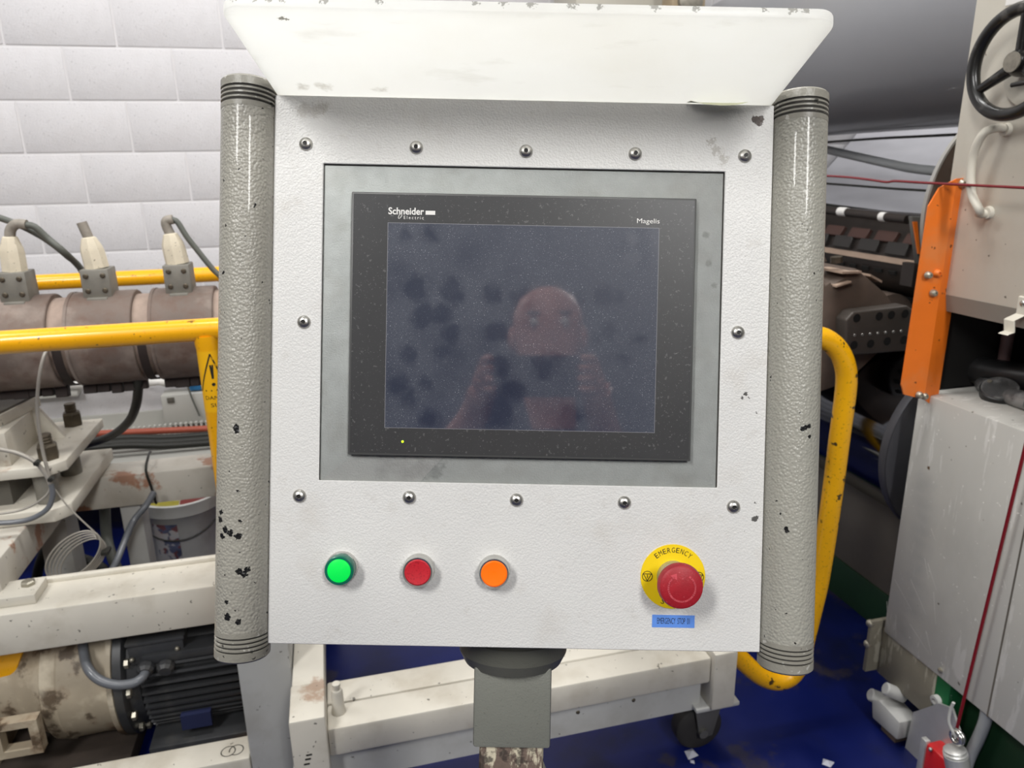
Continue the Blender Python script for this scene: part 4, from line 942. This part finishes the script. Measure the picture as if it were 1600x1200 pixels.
d2 = (PZ(1600, 628, zc + .016) - o).normalized(); part('cable_gland', MB().lathe([(.019, .030), (.020, .055), (.019, .09)], o + tilt * .004, d2, 16), 'switch_grey', jb)
cable('junction_cable', [o + d * .068, PZ(1506, 588, zc + .012), PZ(1492, 572, zc + .014), PZ(1481, 552, zc + .03), PZ(1476, 535, zc + .06)], .0042, 'cable_black', 'thin black cable running from the round junction behind the orange guard')
# orange guard
yo = 1.362
og = thing('orange_guard', 'orange V-folded sheet steel guard strip bolted to the machine edge', 'guard', (1.31, yo, .9))
ptsL = [(1.2635, .950), (1.272, .926), (1.318, .914), (1.318, 1.408), (1.285, 1.39), (1.268, 1.352)]
ptsR = [(1.318, .914), (1.366, .884), (1.371, .892), (1.371, 1.385), (1.360, 1.410), (1.318, 1.408)]
def fold(pts, side):
    m = MB(); n = len(pts)
    def yv(x): return yo - .012 + abs(x - 1.318) * .26
    vs_ = [(x, yv(x), z) for x, z in pts] + [(x, yv(x) + .004, z) for x, z in pts]
    return m.add(vs_, [tuple(range(n)), tuple(range(n, 2 * n))[::-1]] + [(i, (i + 1) % n, n + (i + 1) % n, n + i) for i in range(n)])
part('left_leaf', fold(ptsL, 0), 'orange_paint', og, smooth=20); part('right_leaf', fold(ptsR, 1), 'orange_paint', og, smooth=20)
for px, py, mt in ((1502, 287, 'bolt_zinc'), (1450, 430, 'bolt_zinc'), (1464, 427, 'orange_paint'), (1458, 458, 'bolt_zinc'), (1444, 619, 'bolt_zinc'), (1436, 617, 'bolt_zinc')):
    q = PY(px, py, yo - .01); part('bolt', MB().lathe([(.0085, 0), (.0085, .005), (.006, .010), (.0035, .011), (.003, .008)], (q.x, yo - .008, q.z), (0, -1, 0), 16), mt, og)
part('mount_tab', MB().box(1.345, 1.36, yo + .006, YE + .02, 1.30, 1.36), 'pale_grey_steel', og)
# red trip wire
cable('trip_wire', [PXp(1285, 274.5, 1.285), PXp(1325, 277, 1.285), PXp(1360, 281, 1.285), PXp(1385, 284.5, 1.285), PXp(1400, 283, 1.285), PXp(1450, 286, 1.285), PXp(1600, 293.5, 1.285), PXp(1700, 298, 1.285)], .0028, 'red_wire', 'thin red trip wire stretched level across the orange guard', 'wire', k=5, n=8)
q1 = PXp(1494, 1143, XF - .02); q2 = PXp(1616, 640, XF - .02)
cable('trip_wire', [q1, q1.lerp(q2, .5), q2.lerp(q1, -.25)], .0036, 'red_wire', 'dark red trip wire slanting down across the lower cabinet', 'wire', k=4, n=8)
# skirt, green frame and trip switch below the cabinet
bf = thing('cabinet_stand', 'green and olive steel stand under the lower cabinet', 'stand', (1.5, 1.1, 0))
part('skirt_plate', MB().box(XF + .004, XF + .02, 1.215, 1.40, .125, .262), 'olive_plate', bf, bevel=.002)
part('skirt_end', MB().box(XF - .032, 1.6, 1.40, 1.412, .13, .285), 'olive_plate', bf, bevel=.002)
for px, py in ((1360, 974), (1356, 1006)):
    q = PY(px, py, 1.41); part('bolt', MB().ball((q.x, 1.41, q.z), .011), 'bolt_zinc', bf)
part('green_leg', MB().box(XF + .006, XF + .09, 1.175, 1.235, 0, .256), 'green_paint', bf, bevel=.003)
part('green_rail', MB().box(XF + .06, XF + .5, .2, 1.175, .02, .25), 'green_dark', bf, bevel=.003)
q = PXp(1457, 1094, XF - .01); part('stub', MB().lathe([(.013, 0), (.013, -.035), (.007, -.036), (.006, -.03)], (XF + .03, q.y, q.z), (1, 0, .1), 16), 'pale_grey_steel', bf)
# white limit valve on the left of the leg
q = PXp(1390, 1115, XF - .01)
lv = thing('limit_valve', 'white plastic valve block with two round ports beside the green leg', 'valve', (XF - .02, q.y, .0))
part('body', MB().prism([(q.y - .055, q.z - .032), (q.y + .035, q.z - .038), (q.y + .045, q.z + .012), (q.y + .02, q.z + .03), (q.y - .055, q.z + .022)], 'x', XF - .03, XF + .03), 'white_plastic', lv, bevel=.004)
for px, py in ((1364, 1092), (1388, 1083)):
    a = PXp(px, py, XF - .03); part('port', MB().lathe([(.017, 0), (.017, .05), (.014, .053)], a + Vector((.05, 0, -.02)), (-.8, .3, .35), 20), 'white_plastic', lv)
part('pedestal', MB().box(XF - .02, XF + .02, q.y - .04, q.y + .01, 0, q.z - .036), 'steel_dark_brown', lv)
# pull-wire safety switch
q = PXp(1465, 1190, XF - .03)
sw = thing('pull_switch', 'red and silver pull-wire safety switch with chrome eyelet at the lower right', 'safety switch', (XF, q.y, 0))
part('backing_plate', MB().prism([(PXp(1505, 1090, XF).y, .0), (PXp(1430, 1090, XF).y, .0), (PXp(1430, 1112, XF).y, PXp(1430, 1112, XF).z), (PXp(1470, 1100, XF).y, PXp(1470, 1098, XF).z), (PXp(1490, 1108, XF).y, PXp(1490, 1106, XF).z), (PXp(1505, 1150, XF).y, PXp(1505, 1150, XF).z)], 'x', XF - .006, XF), 'silver_plate', sw)
xs = XF - .05; yl = PXp(1445, 1170, xs).y; yr_ = PXp(1482, 1180, xs).y; zt = PXp(1450, 1163, xs).z
part('housing', MB().box(xs, XF - .006, yr_, yl, .0, zt), 'red_paint', sw, bevel=.006)
part('cover_frame', MB().box(xs - .004, xs + .01, yl - .004, yl + .012, .0, zt + .006), 'silver_plate', sw, bevel=.002)
a = PXp(1454, 1171, xs - .002); part('cover_screw', MB().ball(a, .005), 'steel_screw', sw)
b = PXp(1492, 1172, xs + .01)
part('boot', MB().lathe([(.026, -.05), (.026, -.012), (.022, -.010), (.026, -.006), (.021, -.003), (.024, .002), (.017, .006)], b, (-.15, .25, 1), 20), 'silver_plate', sw)
e = PXp(1494, 1152, xs + .01)
for k in range(2): part('eyelet', MB().tube([e + Vector((k * .006, .014 * math.cos(t), .014 * math.sin(t))) for t in [2 * math.pi * i / 20 for i in range(20)]], .005, 10, True), 'chrome_ring', sw)
part('cable_tie', MB().tube(spl([e, PXp(1483, 1130, xs), PXp(1485, 1110, xs), PXp(1490, 1098, xs)], 5), .0035, 8), 'white_plastic', sw)
cable('hose', [PXp(1542, 1110, 1.37), PXp(1538, 1130, 1.37), PXp(1528, 1155, 1.37), PXp(1514, 1185, 1.37), PXp(1505, 1215, 1.36)], .0135, 'mid_grey', 'grey hose dropping from under the cabinet at the lower right')
# ---- rollers, roll and die running away behind the housing
XR, ZR, RR = 1.96, 1.862, .318
br_ = thing('film_roll', 'big grey glossy film roll hanging behind the machine housing', 'film roll', (XR, 2.4, ZR - RR))
part('wound_film', MB().lathe([(.09, 0), (RR - .006, 0), (RR, .006), (RR, 1.75), (RR - .006, 1.756), (.09, 1.756)], (XR, 1.62, ZR), (0, 1, 0), 96), 'roll_film', br_)
part('core_shaft', MB().cyl((XR, 1.42, ZR), (XR, 3.48, ZR), .06, 24), 'hub_steel', br_)
def ypx(px, py, x): return PXp(px, py, x)
rl = thing('segment_roller', 'dark brown roller with rows of raised segments behind the orange guard', 'roller', (1.86, 2.3, .94))
RX, RZ, RS = 1.88, 1.145, .135
part('drum', MB().cyl((RX, 1.56, RZ), (RX, 3.3, RZ), RS, 56), 'roller_dark', rl)
for rowi, (an, w_, mt, off) in enumerate(((152, .018, 'roller_pad', 0), (166, .020, 'roller_block', .06))):
    t = math.radians(an); me = mesh_of('segment', MB().box(-.006, .012, -.045, .045, -w_, w_), bevel=.002, seg=1); me.materials.append(MAT[mt])
    y = 1.66 + off
    while y < 3.2:
        link('segment', me, None, rl, loc=(RX + RS * math.cos(t), y, RZ + RS * math.sin(t)), rot=(0, -t, 0)); y += .128
part('light_strip', MB().box(RX - RS - .004, RX - RS + .02, 1.6, 3.3, RZ - .012, RZ + .006), 'tan_pad', rl)
me = mesh_of('tooth', MB().box(-.004, .006, -.016, .016, -.006, .006)); me.materials.append(MAT['void_dark']); t = math.radians(198)
y = 1.62
while y < 3.2: link('tooth', me, None, rl, loc=(RX + RS * math.cos(t), y, RZ + RS * math.sin(t)), rot=(0, -t, 0)); y += .062
part('shaft', MB().cyl((RX, 1.42, RZ), (RX, 3.4, RZ), .04, 20), 'steel_dark_brown', rl)
ib = thing('idler_bar', 'thin steel idler bar on an orange-edged arm beside the segment roller', 'idler bar', (1.70, 1.9, 1.1))
A = PXp(1418, 343, 1.70); B = PXp(1280, 327, 1.70)
bar = part('bar', MB().tube([A, B, B + (B - A) * 1.2], .0135, 18), 'roller_dark', ib)
for px, wd in ((1381, .012), (1318, .02)):
    q = PXp(px, 339 if px > 1350 else 331, 1.70); part('tape', MB().cyl(q - Vector((0, wd, 0)), q + Vector((0, wd, 0)), .0147, 18), 'print_white', bar)
m = MB().prism([(A.x - .012, A.z + .012), (A.x + .045, A.z + .008), (A.x + .07, A.z - .13), (A.x + .035, A.z - .135)], 'y', A.y - .03, A.y - .012)
part('arm', m, 'caster_fork', ib, bevel=.003)
part('arm_edge', MB().prism([(A.x - .010, A.z - .004), (A.x + .004, A.z - .004), (A.x + .03, A.z - .10), (A.x + .024, A.z - .10)], 'y', A.y - .036, A.y - .030), 'orange_paint', ib)
part('bracket', MB().box(A.x + .02, A.x + .2, A.y - .03, A.y + .02, A.z - .2, A.z - .13), 'roller_dark', ib)
# die block with drilled plate
yd = 1.65
db = thing('die_block', 'brown stepped steel die block with tan pads and a drilled plate', 'die block', (1.4, yd + .15, .8))
def P2(*pp): return [(PY(px, py, yd).x, PY(px, py, yd).z) for px, py in pp]
part('body', MB().prism(P2((1240, 432), (1287, 429), (1303, 443), (1307, 450), (1316, 444), (1318, 450), (1336, 438), (1345, 426), (1357, 423), (1402, 462), (1415, 480), (1428, 560), (1392, 556), (1340, 605), (1240, 640)), 'y', yd + .045, yd + .30), 'steel_dark_brown', db, bevel=.004)
part('step', MB().prism(P2((1240, 408), (1296, 404), (1316, 406), (1320, 413), (1297, 428), (1240, 432)), 'y', yd + .07, yd + .16), 'steel_dark_brown', db, bevel=.002)
def padbox(p0, p1, y0, y1, th):
    A_ = PY(*p0, yd + y0); B_ = PY(*p1, yd + y0)
    dv = Vector((0, y1 - y0, 0)); up_ = Vector((0, 0, th))
    return MB().add([A_, B_, B_ + dv, A_ + dv, A_ + up_, B_ + up_, B_ + dv + up_, A_ + dv + up_], [(3, 2, 1, 0), (4, 5, 6, 7), (0, 1, 5, 4), (1, 2, 6, 5), (2, 3, 7, 6), (3, 0, 4, 7)])
part('pad', padbox((1316, 428), (1346, 427), .03, .13, .006), 'tan_pad', db)
part('pad', padbox((1307, 449), (1330, 442), .03, .09, .005), 'tan_pad', db)
part('pad', padbox((1360, 432), (1378, 442), .05, .16, .006), 'tan_pad', db)
part('bolt', MB().cyl(PY(1307, 410, yd + .07), PY(1307, 401, yd + .07), .016, 8), 'stud_steel', db)
part('neck', MB().cyl(PY(1392, 500, yd + .32), PY(1392, 500, yd + .32) + Vector((0, .5, 0)), .085, 24), 'steel_dark_brown', db)
pq = P2((1322, 556), (1322, 500), (1334, 487), (1418, 477), (1428, 484), (1434, 548))
pl2 = part('drilled_plate', MB().prism(pq, 'y', yd, yd + .045), 'die_plate', db, bevel=.006, seg=3, label='drilled dark steel plate')
for px, py in ((1338.5, 497), (1373.5, 494), (1392.5, 492), (1334, 539), (1360, 537), (1386, 533), (1412, 531), (1414, 490)):
    q = PY(px, py, yd); part('hole', MB().lathe([(.0115, -.001), (.0100, -.0012), (.0098, .002)], (q.x, yd, q.z), (0, 1, 0), 20), 'void_dark', pl2)
for i in range(7):
    q = PY(1335.5 + 12.1 * i, 524 - 1.1 * i, yd); part('set_screw', MB().lathe([(.0042, 0), (.0035, -.0016)], (q.x, yd, q.z), (0, 1, 0), 10), 'rim_bright', pl2)
part('carrier', MB().box(1.60, 2.2, yd + .55, yd + .75, .95, 1.005), 'void_dark', db)
# chrome roller with end disc
crl = thing('chrome_roller', 'polished dark chrome roller with grey end disc low behind the cabinet', 'roller', (1.572, 2.2, .5))
part('barrel', MB().cyl((1.572, 1.47, .728), (1.572, 3.3, .728), .214, 96), 'chrome_roller', crl)
q = None
part('end_disc', MB().lathe([(.03, 0), (.235, 0), (.25, .004), (.25, .03), (.235, .034)], (1.572, 1.44, .728), (0, 1, 0), 72), 'disc_grey', crl)
part('disc_rim', MB().lathe([(.2515, .004), (.2535, .012), (.2515, .026)], (1.572, 1.44, .728), (0, 1, 0), 72, cap=False), 'disc_grey', crl)
part('end_shaft', MB().cyl((1.572, 1.40, .728), (1.572, 1.45, .728), .05, 24), 'hub_steel', crl)
ud = thing('end_wheel', 'dark steel end wheel with bright rim behind the cream housing', 'wheel', (1.585, 1.45, 1.07))
part('disc', MB().cyl((1.585, 1.44, 1.33), (1.585, 1.448, 1.33), .252, 72), 'steel_dark_brown', ud)
part('rim', MB().lathe([(.252, 0), (.2565, .001), (.2565, .011), (.252, .012)], (1.585, 1.437, 1.33), (0, 1, 0), 72, cap=False), 'rim_bright', ud)
# machine base
tag(part('dark_void_block', MB().box(2.16, 2.5, 1.5, 3.4, .41, 1.08), 'void_dark', bevel=.01), 'added dark block standing in for the unlit void behind the rollers', 'machine housing')  # block added so the void behind the rollers reads dark
mb_ = thing('roller_plinth', 'long low roller plinth with grey-brown side and green foot', 'plinth', (1.9, 2.3, 0))
part('upper_side', MB().box(1.62, 2.3, 1.43, 3.3, .135, .415), 'base_greybrown', mb_, bevel=.004)
part('plinth', MB().box(1.615, 2.3, 1.43, 3.3, 0, .135), 'green_dark', mb_, bevel=.004)
# white web of film beyond the rollers, bands and wires
m = MB(); n = 16; vs_ = []
for j in range(25):
    y = 1.7 + 1.75 * j / 24
    for i in range(n + 1):
        t = i / n; x_ = 2.20 + .6 * t + .03 * math.sin(t * 5 + y * 1.6); z_ = 1.10 + .55 * t - .02 * math.sin(3 * y + 2 * t); vs_.append((x_, y, z_))
m.add(vs_, [(j * (n + 1) + i, j * (n + 1) + i + 1, (j + 1) * (n + 1) + i + 1, (j + 1) * (n + 1) + i) for j in range(24) for i in range(n)])
fw = part('film_web', m, 'film_white', smooth=60); tag(fw, 'white glossy film web stretched below the grey roll', 'film')
cable('strap', [PXp(1270, 228, 2.02), PXp(1293, 234, 2.02), PXp(1340, 245, 2.02), PXp(1390, 256, 2.02), PXp(1425, 263, 2.0), PXp(1470, 268, 1.98)], .016, 'mid_grey', 'grey band curving across the white film web', k=6)  # grey tube laid as a curved band over the film
cable('wire', [PXp(1275, 222.5, 1.95), PXp(1293, 222, 1.95), PXp(1370, 216.5, 1.95), PXp(1440, 213, 1.95), PXp(1500, 210, 1.95)], .0045, 'cable_black', 'thin black line just under the grey film roll')  # thin black tube following the underside of the roll
cable('wire', [PXp(1270, 286, 1.9), PXp(1293, 287, 1.9), PXp(1360, 292, 1.9), PXp(1400, 295, 1.9), PXp(1450, 298, 1.9)], .004, 'cable_black', 'thin black wire below the red trip wire')
cable('wire', [PXp(1270, 318, 1.95), PXp(1293, 322, 1.95), PXp(1340, 328, 1.95), PXp(1400, 336, 1.95), PXp(1440, 340, 1.95)], .010, 'cable_black', 'thick black cable running just above the idler bar')

# duct and fitting that show just above the visor
a = PY(900, 10, 3.1); b = PY(1046, 10, 3.1)
pm('duct_beige', 'c2beb2', .5, var=.03); pm('fitting_tan', 'a8977c', .5, var=.1, vsc=30)
dk = thing('overhead_duct', 'pale beige vertical duct showing just above the visor', 'duct', (a.x, 3.2, 1.9))
part('duct', MB().box(a.x, b.x, 3.1, 3.4, 1.9, 4.2), 'duct_beige', dk, bevel=.006)
part('joint_flange', MB().box(a.x - .02, b.x + .02, 3.08, 3.42, 2.6, 2.63), 'duct_beige', dk)
a = PY(1050, 10, 2.9); b = PY(1103, 10, 2.9)
t = thing('roll_bearing', 'tan bearing bracket between the beige duct and the grey roll', 'bearing', ((a.x + b.x) / 2, 2.95, 1.9))
part('bracket', MB().box(a.x, b.x, 2.9, 3.0, 1.9, 4.2), 'fitting_tan', t, bevel=.01)
part('cap', MB().lathe([(.05, 0), (.05, -.02), (.03, -.03)], ((a.x + b.x) / 2, 2.9, PY(1076, 2, 2.9).z), (0, 1, 0), 20), 'hub_steel', t)

# ------------------------------------------------------------------ photographer, seen only as a reflection in the screen
pm('skin', 'd08f7c', .5, var=.06, vsc=30); pm('shirt_navy', '262a38', .8, var=.1); pm('trouser_dark', '23252b', .8); pm('shoe_black', '171717', .5)
pm('phone_dark', '1d1f26', .3); pm('eye_white', 'd8d4cc', .3); pm('eye_dark', '20170f', .3); pm('lip', '94504a', .5)
pe = thing('person', 'person in a dark shirt holding a phone up towards the panel', 'person', (-.10, -.42, 0))
def skin(name, verts, edges, mat, root=0, sub=2):
    me = bpy.data.meshes.new(name); me.from_pydata([v[0] for v in verts], edges, []); me.update()
    o = link(name, me, mat, pe)
    md = o.modifiers.new('skin', 'SKIN'); md.use_smooth_shade = True
    for i, v in enumerate(verts):
        sv = me.skin_vertices[0].data[i]; sv.radius = (v[1], v[1] if len(v) < 3 else v[2]); sv.use_root = (i == root)
    s_ = o.modifiers.new('sub', 'SUBSURF'); s_.levels = sub; s_.render_levels = sub
    return o
fh = Vector((F_.x, F_.y, 0)).normalized(); rh = Vector((fh.y, -fh.x, 0))
def B(r, f, z): return tuple(Vector((-.02, -.02, 0)) + rh * r + fh * f + Vector((0, 0, z)))
# head and neck: one surface
hd = MB(); hc = Vector(B(.105, -.27, 1.605))
prof = [(-.125, .030), (-.115, .046), (-.09, .058), (-.06, .066), (-.02, .074), (.02, .079), (.055, .077), (.085, .064), (.105, .040), (.113, .012)]
n = 32; vs_ = []
for dz, r in prof:
    for k in range(n):
        t = 2 * math.pi * k / n; f_ = math.cos(t); s_ = math.sin(t)
        rr = r * (1.18 if f_ < 0 else 1.12); depth = rr * f_ - (.012 if dz < -.07 and f_ < 0 else 0) + (.012 if dz < -.05 and f_ > 0 else 0)
        if abs(s_) < .22 and f_ > 0 and -.045 < dz < .03: depth += .020 * (1 - abs(s_) / .22) * (1 if dz < -.01 else .55)
        if f_ > 0 and .015 < dz < .03 and .2 < abs(s_) < .6: depth -= .006
        vs_.append(hc + rh * (r * s_) + fh * depth + Vector((0, 0, dz)))
hd.add(vs_, [(i * n + k, i * n + (k + 1) % n, (i + 1) * n + (k + 1) % n, (i + 1) * n + k) for i in range(len(prof) - 1) for k in range(n)] + [tuple(range(n)), tuple(range((len(prof) - 1) * n, len(prof) * n))])
nk = hc + Vector((0, 0, -.10)) - fh * .03
hd.tube([nk + Vector((0, 0, -.10)) - fh * .02, nk, nk + Vector((0, 0, .04))], [.062, .055, .05], 20)
head = part('head', hd, 'skin', pe, smooth=80)
for s_ in (-1, 1):
    part('ear', MB().ball(hc + rh * (.079 * s_) - fh * .008, .012, .018, .030), 'skin', head, smooth=80)
    e = hc + rh * (.031 * s_) + fh * .072 + Vector((0, 0, .010)); ey_ = part('eye', MB().ball(e, .012), 'eye_white', head)
    part('eyebrow', MB().tube([e + Vector((0, 0, .021)) + rh * q + fh * .008 for q in (-.018, 0, .018)], .004, 8), 'eye_dark', head)
part('mouth', MB().ball(hc + fh * .078 + Vector((0, 0, -.068)), .022, .008, .006), 'lip', head)
# shirt (torso and sleeves), trousers, shoes
sh = [(B(0, -.40, .96), .17, .12), (B(0, -.41, 1.15), .17, .12), (B(0, -.41, 1.33), .19, .12), (B(.06, -.38, 1.44), .11, .10), (B(.19, -.38, 1.42), .075), (B(.26, -.33, 1.24), .062), (B(.262, -.30, 1.20), .060), (B(-.17, -.38, 1.42), .075), (B(-.25, -.33, 1.24), .062), (B(-.252, -.30, 1.20), .060)]
skin('shirt', sh, [(0, 1), (1, 2), (2, 3), (2, 4), (4, 5), (5, 6), (2, 7), (7, 8), (8, 9)], 'shirt_navy')
tr = [(B(0, -.40, .94), .16, .12), (B(.10, -.40, .84), .095), (B(.11, -.38, .50), .072), (B(.11, -.42, .10), .055), (B(-.10, -.40, .84), .095), (B(-.11, -.38, .50), .072), (B(-.11, -.42, .10), .055)]
skin('trousers', tr, [(0, 1), (1, 2), (2, 3), (0, 4), (4, 5), (5, 6)], 'trouser_dark')
for s_ in (-1, 1): skin('shoe', [(B(.11 * s_, -.45, .05), .05), (B(.115 * s_, -.36, .045), .05), (B(.12 * s_, -.25, .035), .038)], [(0, 1), (1, 2)], 'shoe_black')
# phone sits right behind the lens; hands close on its two short ends
pR = Vector((F_ - F_)); pc_ = CAM - F_ * .0115 + R_ * .055 - U_ * .012
mt = Matrix((R_, U_, -F_)).transposed().to_4x4(); mt.translation = pc_
ph = thing('smartphone', 'dark smartphone held sideways in front of the panel', 'phone', pc_)
part('body', MB().box(-.078, .078, -.0385, .0385, -.004, .004, mt), 'phone_dark', ph, bevel=.003)
part('camera_plate', MB().box(-.074, -.064, -.03, .0, -.0052, -.004, mt), 'phone_dark', ph)
def Pp(r, u, b): return tuple(pc_ + R_ * r + U_ * u - F_ * b)
for s_ in (-1, 1):
    el = B((.27 if s_ > 0 else -.26), -.26, 1.17); ex_ = .092 * s_
    vs_ = [(el, .047), (tuple(Vector(el).lerp(Vector(Pp(ex_ * 1.35, -.09, .06)), .55)), .040), (Pp(ex_ * 1.35, -.085, .055), .028, .034), (Pp(ex_ * 1.22, -.045, .030), .030, .020), (Pp(ex_ * 1.12, -.012, .020), .024, .016)]
    ed = [(0, 1), (1, 2), (2, 3), (3, 4)]
    for i in range(4):                                    # fingers wrap round the front of the phone end
        u0 = -.026 + .019 * i; b_ = len(vs_)
        L_ = (.9, 1., .96, .82)[i]
        vs_ += [(Pp(ex_ * 1.10, u0, .004), .0088), (Pp(ex_ * (1.0 - .06 * L_), u0 + .002, -.012), .0082), (Pp(ex_ * (1.0 - .26 * L_), u0 + .003, -.0125), .0072)]
        if s_ < 0: vs_[b_ + 2] = (Pp(ex_ * (1.0 - .10 * L_), u0 + .003, -.0125), .0072)
        ed += [(4, b_), (b_, b_ + 1), (b_ + 1, b_ + 2)]
    b_ = len(vs_); vs_ += [(Pp(ex_ * 1.02, -.036, .020), .0105), (Pp(ex_ * .86, -.026, .015), .0095), (Pp(ex_ * .70, -.014, .013), .0082)]
    ed += [(3, b_), (b_, b_ + 1), (b_ + 1, b_ + 2)]
    skin('forearm_and_hand', vs_, ed, 'skin')
